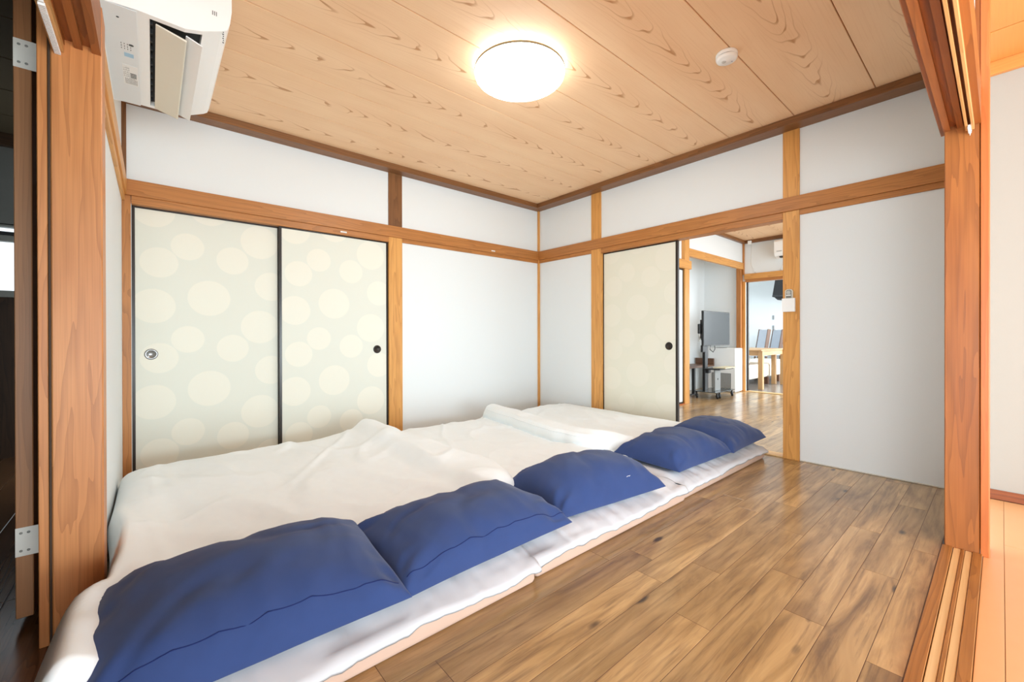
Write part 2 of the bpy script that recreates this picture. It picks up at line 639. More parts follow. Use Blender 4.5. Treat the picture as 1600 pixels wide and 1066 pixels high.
struct('wall_side_room', 'cream wall of the side room beyond the right post', -.1, 0, 3.5, 6.6, -.05, 2.5, CREAM)
tag(box('baseboard_side_room', 0, .012, 3.6, 6.6, 0, .052, lambda ax: wood('baseboard_wood', (90, 42, 18), (134, 68, 32), (148, 80, 42), ax), None, .002), 'reddish brown baseboard under the cream wall', 'baseboard', kind='structure')
trim('brown ceiling edge strip above the cream wall', 0, .03, 3.585, 6.4, 2.35, 2.42, lambda ax: wood('side_ceiling_wood', (180, 106, 44), (202, 132, 64), (210, 140, 72), ax, freq=40, contrast=.5))

# next room
wall('wall_far', 'white wall of the next room above the far opening',
     [(-3.8, -3.7, .3, .97, 0, 2.46), (-3.8, -3.7, .97, 1.9, 1.77, 2.46), (-3.8, -3.7, 1.9, 3.7, 0, 2.46)], WALL)
wall('wall_alcove', 'pale grey recess wall behind the television', [(-3.8, -1.8, .22, .30, 0, 2.46), (-1.88, -1.80, .3, .86, 0, 2.46), (-3.7, -1.8, .88, .93, 2.06, 2.46)], WALL)
struct('wall_closet', 'white wall over the closet doors of the next room', -1.77, -.1, .84, .90, 1.8, 2.46, WALL)
wall('wall_kitchen', 'bright white end wall of the kitchen with a window', [(-8.7, -8.6, -1.4, .0, 0, 2.5), (-8.7, -8.6, .0, 1.4, 0, .95), (-8.7, -8.6, .0, 1.4, 1.75, 2.5), (-8.7, -8.6, 1.4, 3.7, 0, 2.5)], WALL)
struct('wall_kitchen_side', 'white side wall of the kitchen', -8.7, -3.8, -1.3, -1.2, 0, 2.5, WALL)

# corridor
wall('wall_corridor', 'end wall of the corridor with brown boards under its small window',
     [(3.79, 6.2, -1.3, -1.2, 0, 1.22), (3.79, 4.1, -1.3, -1.2, 1.22, 1.75), (5.2, 6.2, -1.3, -1.2, 1.22, 1.75)], DARKROOM(2))
struct('wall_corridor_upper', 'grey plaster above the small corridor window', 3.79, 6.2, -1.3, -1.2, 1.75, 2.46, GREYW)
wall('wall_corridor_outer', 'dark outer wall of the corridor', [(6.2, 6.3, -1.3, 3.45, 0, 2.46), (3.95, 6.2, 3.35, 3.45, 0, 2.46)], DARKROOM(2))
trim('dark beam between grey plaster and corridor ceiling', 3.8, 6.2, -1.2, -1.14, 2.33, 2.42, DARKROOM, .002)
w1 = group_struct('window_1', (4.6, -1.25, 1.22), 'small bright corridor window in a grey frame', 'window')
box('sill', 4.1, 5.2, -1.27, -1.17, 1.205, 1.255, GREYP, w1, .003)
box('frame', 4.1, 5.2, -1.27, -1.21, 1.628, 1.675, GREYP, w1, .003)
box('head_rail', 4.1, 5.2, -1.27, -1.20, 1.675, 1.70, DARKP, w1, .003)
box('upper_rail', 4.1, 5.2, -1.27, -1.20, 1.735, 1.76, GREYP, w1, .003)
gm = NT('window_glass')
gm.b.inputs['Transmission Weight'].default_value = 1.0
gm.rough(0.0)
gm.b.inputs['IOR'].default_value = 1.05
box('pane', 4.1, 5.2, -1.245, -1.241, 1.255, 1.628, gm.m, w1)
box('upper_pane', 4.1, 5.2, -1.245, -1.241, 1.70, 1.735, gm.m, w1)
w2 = group_struct('window_2', (-8.65, .7, .95), 'bright kitchen window in a white frame', 'window')
for (y0, y1, z0, z1) in ((0, .05, .95, 1.75), (1.35, 1.4, .95, 1.75), (.05, 1.35, .95, 1.0), (.05, 1.35, 1.7, 1.75), (.68, .72, 1.0, 1.7)):
    box('frame', -8.66, -8.6, y0, y1, z0, z1, WHITEP, w2, .003)
box('pane', -8.64, -8.636, .05, .68, 1.0, 1.7, gm.m, w2)
box('pane', -8.64, -8.636, .72, 1.35, 1.0, 1.7, gm.m, w2)

# timber: left wall ------------------------------------------------------
trim('dark cornice along the top of the left wall', 0, 3.70, 0, .11, 2.4056, CZ, COR)
trim('dark cornice along the top of the right wall', 0, .13, .11, 3.52, 2.4056, CZ, COR)
trim('upper rail of the left wall above the sliding doors', 0.0, 3.705, -.01, .026, 1.818, 1.919, NAG)
trim('grooved door head under the left upper rail', 1.917, 3.66, -.07, .014, 1.768, 1.818, NAG)
trim('lower strip under the left upper rail beside the corner', 0.0, 1.785, -.01, .014, 1.78, 1.818, NAG)
trim('brown post between sliding doors and white panel on the left wall', 1.785, 1.917, -.10, .014, 0, 1.818, GOLD)
trim('short brown post above the left wall rail', 1.785, 1.917, -.05, .012, 1.919, 2.41, COR)
trim('slim post in the corner of the two walls', -.03, .022, -.03, .022, 0, 2.41, GOLD)
trim('narrow jamb at the far left of the sliding doors', 3.662, 3.706, -.10, .010, 0, 1.818, NAG)
trim('slim brown upright above the rail at the left corner', 3.682, 3.706, 0, .014, 1.919, 2.41, COR)
trim('light brown sill under the sliding doors', 1.90, 3.67, -.07, .006, 0, .012, PINE)
trim('slim brown strip at the foot of the left wall panel', 0.02, 1.785, 0, .008, 0, .012, BROWN)
# right wall
trim('upper rail of the right wall above the doorway', -.01, .026, 0.026, 3.50, 1.818, 1.919, NAG)
trim('grooved door head over the doorway', -.09, .014, .937, 2.598, 1.768, 1.818, NAG)
trim('lower strip under the right rail near the corner', -.01, .014, .022, .811, 1.78, 1.818, NAG)
trim('lower strip under the right rail past the doorway', -.01, .014, 2.703, 3.5, 1.78, 1.818, NAG)
trim('golden post beside the single sliding door', -.10, .013, .811, .937, 0, 1.818, GOLD)
trim('short golden post above the rail beside the corner', -.05, .011, .811, .937, 1.919, 2.41, GOLD)
trim('golden post carrying the remote holder', -.10, .013, 2.598, 2.703, 0, 1.818, GOLD)
trim('short golden post above the remote holder post', -.05, .011, 2.598, 2.703, 1.919, 2.41, GOLD)
trim('pale sill across the doorway floor', -.10, .004, .937, 2.598, 0, .009, TRACKP)
trim('thin pale strip at the foot of the right wall', 0, .006, 2.703, 3.5, 0, .008, plain('floor_bead', (206, 202, 190), .6))

# near-left post, its beam with tracks, door jamb ---------------------------
trim('thick reddish post at the left, its front face grained', 3.674, 3.784, 1.722, 1.832, 0, 1.94, RED, .003)
trim('dark batten behind the left post', 3.784, 3.790, 1.74, 1.83, 0, 2.42, plain('dark_batten', (70, 52, 38), .7))
trim('reddish door jamb outside the left post', 3.790, 3.812, 1.73, 1.825, 0, 2.42, RED)


def track_beam(label, along, lo, hi, base, sgn, z, mats, parent_label=None):
    pass


def beam_profile(axis, lo, hi, c0, sgn, z, label):
    """grooved head beam: profile across (from the room side), two sliding grooves"""
    P = [(0, .15), (0, 0), (.020, 0), (.020, .016), (.040, .016), (.040, 0), (.058, 0), (.058, .016), (.078, .016), (.078, .0), (.108, 0), (.108, .15)]
    prof = [(c0 + sgn * p[0], z + p[1]) for p in P]
    if sgn < 0:
        prof = prof[::-1]
    TN[0] += 1
    return tag(prism('trim_%d' % TN[0], prof, axis, lo, hi, REDR(axis)), label, 'trim', kind='structure')


beam_profile(1, 1.832, 4.2, 3.676, 1, 1.785, 'grooved reddish beam over the left opening')
beam_profile(0, .966, 4.2, 3.490, 1, 1.785, 'grooved reddish beam over the right opening')
trim('upper rail along the inside of the near left wall', 3.680, 3.706, .026, 4.2, 1.818, 1.919, GOLD)
trim('lower strip under the near left rail', 3.690, 3.706, .012, 1.722, 1.78, 1.818, GOLD)
trim('dark edge rail on the room side of the right beam', .87, 4.2, 3.475, 3.50, 1.80, 1.92, REDR)
# near-right post
trim('thick reddish post at the right, its front face weathered', .855, .965, 3.492, 3.594, 0, 1.94, REDR, .003)
trim('bright orange casing strip on the right post', .850, .967, 3.596, 3.621, 0, 2.42, ORANGE, .002)
trim('reddish upright above the right post behind the casing', .850, .955, 3.560, 3.596, 1.785, 2.42, REDR, .002)

# floor track of the right opening
TN[0] += 1
tr = group_struct('trim_%d' % TN[0], (2.5, 3.54, 0), 'floor sill with two pale sliding tracks in front of the right post', 'trim')
for (y0, y1, m_, z1) in ((3.486, 3.518, BROWN, .010), (3.520, 3.5415, TRACKP, .007), (3.5425, 3.5525, BROWN, .010), (3.5535, 3.5735, TRACKP, .007), (3.5745, 3.602, BROWN, .010)):
    box('sill_strip', .967, 4.3, y0, y1, -.02, z1, m_, tr, .0015)

# ------------------------------------------------------------------ sliding doors
DN = [0]


def fusuma(label, x0, x1, y, z0, z1, paper, axis, pull, sx=.018):
    """paper sliding door in a black lacquer frame, built in the plane of its wall"""
    DN[0] += 1
    d = group_struct('door_%d' % DN[0], ((x0 + x1) / 2, y, z0) if axis == 0 else (y, (x0 + x1) / 2, z0), label, 'sliding door')

    def bx(nm, u0, u1, t0, t1, w0, w1, m_, par=d, bev=.0015):
        if axis == 0:
            return box(nm, u0, u1, y + t0, y + t1, w0, w1, m_, par, bev)
        return box(nm, y + t0, y + t1, u0, u1, w0, w1, m_, par, bev)
    # the sheet: its local x runs across from the low-numbered side, local z from the floor
    bm = bmesh.new()
    wd = x1 - x0 - 2 * sx + .004
    if axis == 0:
        bm_box(bm, 0, wd, -.010, .010, z0 + .02, z1 - .012)
        o = from_bm('panel', bm, paper, d, (x1 - sx + .002, y, 0))
        o.rotation_euler = (0, 0, math.pi)
    else:
        bm_box(bm, 0, wd, -.010, .010, z0 + .02, z1 - .012)
        o = from_bm('panel', bm, paper, d, (y, x0 + sx - .002, 0))
        o.rotation_euler = (0, 0, math.pi / 2)
    bx('stile', x0, x0 + sx, -.014, .014, z0, z1, LACQ)
    bx('stile', x1 - sx, x1, -.014, .014, z0, z1, LACQ)
    bx('rail', x0 + sx, x1 - sx, -.013, .013, z0, z0 + .024, LACQ)
    bx('rail', x0 + sx, x1 - sx, -.013, .013, z1 - .016, z1, LACQ)
    pu, pz, mat_ = pull
    rot = (-math.pi / 2, 0, 0) if axis == 0 else (0, math.pi / 2, 0)
    loc = (pu, y + .0105, pz) if axis == 0 else (y + .0105, pu, pz)
    q = lathe('finger_pull', [(.0, .0004), (.021, .0004), (.024, .004), (.030, .0046), (.035, .003), (.036, 0), (.036, -.002), (0, -.002)], mat_, d, loc, 40, True, rot)
    return d


fusuma('dotted paper sliding door nearest the reddish left post, steel pull', 2.795, 3.662, -.052, .012, 1.772, FUS, 0, (3.565, .792, STEEL))
fusuma('dotted paper sliding door beside the brown post of the left wall, dark pull', 1.917, 2.808, -.018, .012, 1.772, FUS, 0, (2.021, .790, BRONZE))
fusuma('single pale sliding door half closing the doorway, dark pull', .925, 1.760, -.040, .010, 1.772, FUS2, 1, (1.672, .812, BRONZE), .022)

# ------------------------------------------------------------------ ceiling lamp and detector
lp = thing('ceiling_lamp', (1.955, 1.855, CZ), 'round white glowing ceiling lamp in the middle of the cedar ceiling', 'lamp')
lathe('base_plate', [(0, CZ - .0005), (.19, CZ - .0005), (.19, CZ - .035), (.0, CZ - .035)], WHITEP, lp, (1.955, 1.855, 0), 64)
em = NT('lamp_diffuser')
em.col(lin((250, 248, 240)))
em.b.inputs['Emission Color'].default_value = (.85, .955, 1.0, 1)
nz_ = em.xyz(em.n('ShaderNodeNewGeometry').outputs['Normal'])[2]
mr_ = em.n('ShaderNodeMapRange', interpolation_type='SMOOTHSTEP')
em.l(em.math('MULTIPLY', nz_, -1.0), mr_.inputs[0])
mr_.inputs[2].default_value = .40
mr_.inputs[3].default_value = 7.0
mr_.inputs[4].default_value = 17.0
em.l(mr_.outputs[0], em.b.inputs['Emission Strength'])
R_ = .255
lathe('diffuser', [(.0, CZ - .105)] + [(R_ * math.sin(a), CZ - .052 - .053 * math.cos(a)) for a in [math.pi / 2 * i / 14 for i in range(1, 15)]] + [(R_, CZ - .030), (R_ - .006, CZ - .024), (.195, CZ - .022), (0, CZ - .022)], em.m, lp, (1.955, 1.855, 0), 72)
lathe('rim_ring', [(R_ + .001, CZ - .040), (R_ + .0035, CZ - .036), (R_ + .0035, CZ - .028), (R_ - .004, CZ - .024)], plain('rim', (150, 136, 104), .4), lp, (1.955, 1.855, 0), 72)

sd = thing('smoke_detector', (1.165, 2.672, CZ), 'round white smoke detector on a board seam of the cedar ceiling', 'detector')
lathe('base', [(0, CZ - .0003), (.052, CZ - .0003), (.054, CZ - .004), (.054, CZ - .020), (.0, CZ - .020)], WHITEP, sd, (1.165, 2.672, 0), 48)
lathe('slot_ring', [(0.0, CZ - .0195), (.050, CZ - .0195), (.050, CZ - .0235), (0, CZ - .0235)], DARKP, sd, (1.165, 2.672, 0), 48)
lathe('cover', [(0, CZ - .023), (.053, CZ - .023), (.054, CZ - .026), (.050, CZ - .036), (.044, CZ - .040), (.016, CZ - .041), (.014, CZ - .043), (0, CZ - .043)], WHITEP, sd, (1.165, 2.672, 0), 48)
lathe('test_button', [(0, CZ - .0425), (.011, CZ - .0425), (.011, CZ - .0445), (0, CZ - .045)], plain('button_grey', (206, 206, 202), .5), sd, (1.172, 2.660, 0), 24)
lathe('indicator_light', [(0, CZ - .038), (.003, CZ - .038), (.003, CZ - .0415), (0, CZ - .042)], plain('led_blue', (120, 130, 170), .3), sd, (1.140, 2.690, 0), 12)
hk = thing('ceiling_rose', (2.36, 2.24, CZ), 'small white cap on the ceiling at the very top edge of the photo', 'cap')
lathe('cap_body', [(0, CZ - .0003), (.030, CZ - .0003), (.033, CZ - .006), (.033, CZ - .020), (.024, CZ - .028), (0, CZ - .030)], WHITEP, hk, (2.36, 2.24, 0), 32)

# ------------------------------------------------------------------ air conditioner on the near left wall
ac = thing('air_conditioner', (3.704, 1.295, 2.043), 'white wall air conditioner with open vanes above the left rail', 'air conditioner')
AP = [(3.704, 2.043), (3.595, 2.052), (3.562, 2.052), (3.562, 2.075), (3.410, 2.085), (3.410, 2.064), (3.350, 2.092), (3.333, 2.104), (3.324, 2.13), (3.318, 2.18), (3.318, 2.30), (3.33, 2.325), (3.35, 2.333), (3.704, 2.333)]
prism('body', AP, 1, .925, 1.668, WHITEP, ac)
CAPP = [(3.704, 2.043), (3.595, 2.052), (3.463, 2.049), (3.410, 2.064), (3.350, 2.092), (3.333, 2.104), (3.324, 2.13), (3.318, 2.18), (3.318, 2.30), (3.33, 2.325), (3.35, 2.333), (3.704, 2.333)]
capn = prism('end_cap', CAPP, 1, 1.668, 1.692, WHITEP, ac)
prism('end_cap', CAPP, 1, .898, .925, WHITEP, ac)
prism('outlet_lining', [(3.560, 2.0735), (3.412, 2.0835), (3.412, 2.0815), (3.560, 2.0715)], 1, .927, 1.666, plain('outlet_dark', (30, 34, 36), .6), ac)
prism('back_grille', [(3.561, 2.0735), (3.5615, 2.051), (3.5605, 2.051), (3.560, 2.0735)], 1, .927, 1.666, plain('grille_black', (24, 26, 28), .6), ac)
for i in range(12):
    y_ = .97 + i * .06
    box('grille_tooth', 3.5535, 3.5602, y_, y_ + .006, 2.052, 2.070, DARKP, ac)
prism('vane', [(3.546, 2.046), (3.544, 2.050), (3.456, 2.028), (3.4555, 2.022), (3.460, 2.021)], 1, .915, 1.655, CREAMP, ac, bev=.0008)
prism('vane', [(3.459, 2.046), (3.457, 2.050), (3.408, 2.032), (3.408, 2.027)], 1, .918, 1.650, WHITEP, ac, bev=.0008)
box('service_panel', 3.598, 3.7, .905, 1.690, 2.0440, 2.0458, plain('ac_grey_white', (228, 232, 234), .35, var=.01), ac)
lab = box('rating_label', 3.602, 3.650, 1.105, 1.285, 2.0436, 2.0442, plain('label_white', (238, 238, 236), .5), ac)
random.seed(3)
bm = bmesh.new()
for i in range(7):   # barcode
    y_ = 1.175 + i * .007
    bm_box(bm, -.010 + 3.617 - 3.61, .010 + 3.617 - 3.61, y_ - 1.2, y_ - 1.2 + .003 + .002 * (i % 2), -.0002, .0002)
from_bm('barcode', bm, PRINT, lab, (3.61, 1.2, 2.0434))
bm = bmesh.new()
for i in range(9):   # lines of small type
    x_ = 3.606 + i * .0045
    y_ = 1.115
    while y_ < 1.165:
        l_ = random.uniform(.003, .009)
        bm_box(bm, x_ - 3.62, x_ - 3.62 + .0018, y_ - 1.14, y_ - 1.14 + l_, -.0002, .0002)
        y_ += l_ + .003
for i in range(5):
    x_ = 3.63 + i * .004
    for j_ in range(5):
        y_ = 1.18 + j_ * .018
        bm_box(bm, x_ - 3.62, x_ - 3.62 + .0012, y_ - 1.14, y_ - 1.14 + random.uniform(.004, .012), -.0002, .0002)
ob = from_bm('small_type', bm, PRINT, lab, (3.62, 1.14, 2.0434))
bm = bmesh.new()
for i in range(4):
    for j_ in range(3):
        x_ = 3.618 + i * .009
        y_ = 1.41 + j_ * .018
        bm_box(bm, x_ - 3.63, x_ - 3.63 + .0022, y_ - 1.43, y_ - 1.43 + .009, -.0002, .0002)
from_bm('panel_marks', bm, PRINT, ac, (3.63, 1.43, 2.0437))
lathe('panel_symbol', [(0, 0), (.0075, 0), (.0075, -.0004), (0, -.0004)], plain('mark_dark', (70, 70, 72), .6), ac, (3.617, 1.452, 2.0440), 20)
box('blue_print', 3.612, 3.640, 1.355, 1.385, 2.0434, 2.0439, PRINTB, ac)
lathe('screw', [(0, 0), (.004, 0), (.004, -.001), (0, -.001)], DARKP, ac, (3.648, 1.62, 2.0440), 12)
# marks moulded on the near end cap: three ticks and a line of small type
for i in range(3):
    box('tick_mark', 3.366 + i * .006, 3.3685 + i * .006, 1.6918, 1.6926, 2.142, 2.158, PRINT, ac)
bm = bmesh.new()
for i, (h0, h1) in enumerate(((0, .007), (.001, .005), (.001, .005), (0, .001), (.0, .007), (.001, .005))):
    bm_box(bm, -.0012 + 0 * i, .0042 - .002 * (i % 2), -.0003, .0003, -.024 + i * .008, -.024 + i * .008 + .004)
from_bm('side_type', bm, PRINT, ac, (3.345, 1.6926, 2.072))

# ------------------------------------------------------------------ white tags on the left rail
def rail_tag(xa, label):
    t = thing('rail_tag', (xa, .0265, 1.79), label, 'tag', 'white tags on the left wall rail')
    z_ = 1.794 if xa > 1.9 else 1.838
    y0 = .0142 if xa > 1.9 else .0262
    box('plate', xa - .026, xa + .026, y0, y0 + .002, z_ - .006, z_ + .006, WHITEP, t, .0006)
    box('ridge', xa - .022, xa + .022, y0 + .002, y0 + .003, z_ - .001, z_ + .001, GREYP, t)
    return t


rail_tag(2.322, 'small white tag on the rail above the door with the dark pull')
rail_tag(.719, 'small white tag on the rail above the white panel near the corner')

# ------------------------------------------------------------------ remote holder
rh = thing('remote_holder', (.0135, 2.645, 1.08), 'white plastic pocket fixed on the golden post beside the doorway', 'holder')
box('back_plate', .0132, .0155, 2.604, 2.676, 1.082, 1.180, WHITEP, rh, .001)
box('front_plate', .0385, .0405, 2.600, 2.680, 1.082, 1.180, WHITEP, rh, .001)
box('side_plate', .0155, .0385, 2.600, 2.6025, 1.082, 1.180, WHITEP, rh, .0008)
box('side_plate', .0155, .0385, 2.6775, 2.680, 1.082, 1.180, WHITEP, rh, .0008)
box('bottom_plate', .0155, .0385, 2.6025, 2.6775, 1.082, 1.085, WHITEP, rh, .0008)
rc = thing('remote_control', (.027, 2.642, 1.0855), 'grey lamp remote control standing in the white pocket', 'remote')
bm = bmesh.new()
pr = [(-.024, -.155), (.024, -.155), (.024, -.012), (.021, -.004), (.013, .002), (0, .004), (-.013, .002), (-.021, -.004), (-.024, -.012)]
for sx_ in (0,):
    fr = [bm.verts.new((.007, p[0], p[1])) for p in pr]
    bk = [bm.verts.new((-.007, p[0], p[1])) for p in pr]
    bm.faces.new(fr)
    bm.faces.new(bk[::-1])
    for i in range(len(pr)):
        bm.faces.new((fr[i], bk[i], bk[(i + 1) % len(pr)], fr[(i + 1) % len(pr)]))
from_bm('case', bm, plain('remote_white', (222, 218, 206), .4), rc, (.025, 2.642, 1.243))
bm = bmesh.new()
fr = [bm.verts.new((.0, p[0] * .78, p[1] * .93 - .003)) for p in pr]
bk = [bm.verts.new((-.001, p[0] * .78, p[1] * .93 - .003)) for p in pr]
bm.faces.new(fr)
for i in range(len(pr)):
    bm.faces.new((fr[i], bk[i], bk[(i + 1) % len(pr)], fr[(i + 1) % len(pr)]))
from_bm('face_plate', bm, plain('remote_grey', (150, 148, 138), .4), rc, (.0332, 2.642, 1.243))
lathe('round_button', [(0, .003), (.013, .002), (.014, 0), (0, 0)], plain('button_light', (190, 190, 184), .4), rc, (.0333, 2.640, 1.222), 28, True, (0, math.pi / 2, 0))
box('bar_button', .0333, .0355, 2.626, 2.656, 1.199, 1.205, WHITEP, rc, .0006)
box('lower_button', .0333, .0350, 2.626, 2.656, 1.186, 1.194, plain('button_mid', (120, 118, 110), .4), rc, .0006)

# ------------------------------------------------------------------ hinged door leaf in the corridor
dl = group_struct('door_4', (3.866, 1.62, .02), 'plain brown door leaf folded back outside the left post', 'door')
box('leaf', 3.846, 3.884, .95, 1.655, .03, 2.3, DOORW, dl, .002)
for z_ in (.27, 1.80):
    h = box('hinge', 3.812, 3.884, 1.656, 1.6575, z_ - .045, z_ + .045, HINGE, dl, .0006)
    for (x_, zz) in ((3.872, .028), (3.872, -.028), (3.856, .028), (3.856, -.028)):
        lathe('screw', [(0, .0012), (.0035, .001), (.004, 0), (0, 0)], GREYP, h, (x_, 1.6575, z_ + zz), 12, True, (-math.pi / 2, 0, 0))
lathe('stop_knob', [(0, .016), (.008, .014), (.010, .008), (.006, .002), (.006, -.004), (0, -.004)], PINE(2), dl, (3.822, 1.66, .12), 16, True, (-math.pi / 2, 0, 0))


# ------------------------------------------------------------------ pine runners and white brush strips in the two beams
def runner(along, lo, hi, c, z, label1, label2, flip):
    """two slim pine laths with a white brush strip between them, fixed under the beam"""
    t = thing('pine_runner', ((c, lo, z) if along == 1 else (lo, c, z)), label1, 'runner')
    for (d0, d1) in ((-.0125, -.0045), (.0045, .0125)):
        if along == 1:
            box('lath', c + d0, c + d1, lo, hi, z - .026, z, PINE, t, .0008)
        else:
            box('lath', lo, hi, c + d0, c + d1, z - .026, z, PINE, t, .0008)
    bt = thing('brush_strip', ((c, lo, z) if along == 1 else (lo, c, z)), label2, 'brush')
    L_ = .26 if along == 1 else .075
    l0 = lo - .01
    bm = bmesh.new()
    wb = .0065 if along == 1 else .0045
    bm_box(bm, -wb * .8, wb * .8, 0, L_, -.006, 0)
    n_ = int(L_ / .008)
    for i in range(n_):
        y_ = i * .008
        bm_box(bm, -wb, wb, y_ + .001, y_ + .005, -.012, -.004)
    o = from_bm('brush_body', bm, FOAM, bt, (c, l0, z - .024) if along == 1 else (l0, c, z - .024))
    if along == 0:
        o.rotation_euler = (0, 0, -math.pi / 2)
    tip = lathe('brush_tip', [(0, -.022), (.003, -.008), (.006, 0), (0, 0)], FOAM, bt, (c, l0 + .004, z - .026) if along == 1 else (l0 + .004, c, z - .026), 10)


runner(1, 1.835, 4.2, 3.768, 1.786, 'pine laths under the left beam', 'white toothed brush strip between the left pine laths', 1)
runner(0, .985, 4.2, 3.567, 1.786, 'pine laths under the right beam', 'white brush end between the right pine laths', 0)


# ------------------------------------------------------------------ bedding
def ss(e0, e1, x):
    t = max(0.0, min(1.0, (x - e0) / (e1 - e0)))
    return t * t * (3 - 2 * t)


def support(a, b):
    """height of what lies under a duvet: made-up mattresses, and the floor around them"""
    m = ss(.05, .14, a) * ss(3.80, 3.70, a) * ss(.42, .54, b) * ss(2.60, 2.53, b)
    return .004 + .116 * m


def fb(x, y, z=0.0, o=3):
    return noise.fractal(Vector((x, y, z)), 1.0, 2.0, o)


def ridge(x, y, z=0.0):
    return 1 - abs(noise.noise(Vector((x, y, z)))) * 2


def cloth_sheet(name, label_, mat, na, nb, fpos, parent=None, bottom=.006):
    """closed sheet: fpos(s,t) gives the upper surface point, the underside lies just below it"""
    me = bpy.data.meshes.new(name)
    vs_, fs = [], []
    for j in range(nb + 1):
        for i in range(na + 1):
            vs_.append(fpos(i / na, j / nb))
    n0 = len(vs_)
    for j in range(nb + 1):
        for i in range(na + 1):
            p = vs_[j * (na + 1) + i]
            a, b_, z = p
            bz = min(support(a, b_) + .001, z - bottom) if bottom > 0 else z - .004
            if i in (0, na) or j in (0, nb):
                bz = z - min(.012, max(.002, z - .002))
            vs_.append((a, b_, bz))
    W_ = na + 1
    for j in range(nb):
        for i in range(na):
            q = (j * W_ + i, j * W_ + i + 1, (j + 1) * W_ + i + 1, (j + 1) * W_ + i)
            fs.append(q)
            fs.append(tuple(n0 + k_ for k_ in q[::-1]))
    for i in range(na):
        fs.append((i + 1, i, n0 + i, n0 + i + 1))
        e = nb * W_
        fs.append((e + i, e + i + 1, n0 + e + i + 1, n0 + e + i))
    for j in range(nb):
        fs.append((j * W_, (j + 1) * W_, n0 + (j + 1) * W_, n0 + j * W_))
        fs.append(((j + 1) * W_ + na, j * W_ + na, n0 + j * W_ + na, n0 + (j + 1) * W_ + na))
    c = Vector((sum(v[0] for v in vs_) / len(vs_), sum(v[1] for v in vs_) / len(vs_), min(v[2] for v in vs_)))
    me.from_pydata([(v[0] - c.x, v[1] - c.y, v[2] - c.z) for v in vs_], [], fs)
    for p in me.polygons:
        p.use_smooth = True
    return link(name, me, mat, parent, c)


MATT = [(.114, 1.325, 2.512), (1.333, 2.470, 2.523), (2.484, 3.655, 2.536)]
mlab = ['beige floor mattress at the far end beside the doorway', 'middle beige floor mattress of the row', 'beige floor mattress nearest the left post']
slab_ = ['white sheet over the far mattress by the doorway', 'white sheet over the middle mattress', 'white sheet over the mattress nearest the left post']
for i, (a0, a1, bh) in enumerate(MATT):
    me_ = thing('floor_mattress', ((a0 + a1) / 2, 1.5, 0), mlab[i], 'mattress', 'beige floor mattresses')
    c = Vector(((a0 + a1) / 2, (.52 + bh) / 2, .035))
    bm = bmesh.new()
    hx, hy = (a1 - a0) / 2, (bh - .52) / 2
    bm_box(bm, -hx, hx, -hy, hy, -.034, .036, .018, 4)
    bmesh.ops.subdivide_edges(bm, edges=[e for e in bm.edges if e.calc_length() > .5], cuts=24, use_grid_fill=True)
    for v in bm.verts:
        if v.co.z > -.02:
            v.co.y += .006 * fb(v.co.x * 7 + i * 5, v.co.y * 7, 1) * (1 if v.co.y > 0 else .3)
            v.co.z += .004 * fb(v.co.x * 9, v.co.y * 9, i)
    from_bm('pad', bm, PAD, me_, c, True)
    tube('piping', [(a0 + .015 + (a1 - a0 - .03) * q / 20, bh + .0005 + .002 * math.sin(q * 1.3), .058 + .002 * math.sin(q * 2.1)) for q in range(21)], .0025, PAD, me_)

    def fs_(s, t, a0=a0, a1=a1, bh=bh, i=i):
        a = a0 - .012 + (a1 - a0 + .024) * s
        b_ = .50 + (bh + .016 - .50) * t
        # wavy hem
        if t > .86:
            q = (t - .86) / .14
            b_ += q * (.005 * math.sin(a * 7 + i) + .006 * fb(a * 5, 3.1 + i, 0, 2))
        ed = max(0, b_ - (bh - .045))
        z = .112 + .0 * s
        # ripples running toward the head edge
        rp = ss(2.05, 2.42, b_)
        z += rp * (.007 * (ridge(a * 9 + .8 * b_, b_ * 1.4, i * 3.7) - .45) + .005 * fb(a * 24 + 3 * b_, b_ * 2.5, i))
        z += ss(2.34, 2.47, b_) * .010 * (ridge(a * 11 + 7 * (b_ - 2.4), b_ * 1.1, i * 2.2) - .5) * ss(1.0, .93, t)
        z -= 3.0 * ed * ed
        # the hem droops to the pad
        z -= .038 * ss(.93, 1.0, t) + .010 * ss(.9, 1.0, t) * fb(a * 4, i, 0, 2)
        # plump down at the two sides and the foot
        sd_ = min(s, 1 - s) * (a1 - a0)
        z -= .012 * (1 - ss(0, .05, sd_))
        z -= .05 * (1 - ss(.5, .60, b_))
        return (a, b_, max(z, .056 + .025 * ss(bh + .006, bh - .008, b_)))
    so = cloth_sheet('bed_sheet', '', SHEET, 90, 110, fs_, None, .0)
    tag(so, slab_[i], 'sheet', 'white bed sheets')


def undul(a, b_, seed):
    v = .013 * fb(a * 1.9 + seed, b_ * 1.7, seed) + .007 * fb(a * 4.2, b_ * 3.6 + seed, seed * 2, 4)
    rg = ridge(a * 2.1 + .9 * b_ + seed, b_ * 1.1 - .6 * a, seed)
    v += .010 * max(0, rg - .62) / .38
    rg = ridge(a * 3.4 - 1.7 * b_ + seed, b_ * 1.5 + .4 * a, seed + 4)
    v += .008 * max(0, rg - .7) / .3
    return v


def rnd_edge(e, w=.05):
    x = max(0.0, min(1.0, e / w))
    return math.sqrt(max(0.0, 1 - (1 - x) ** 2))


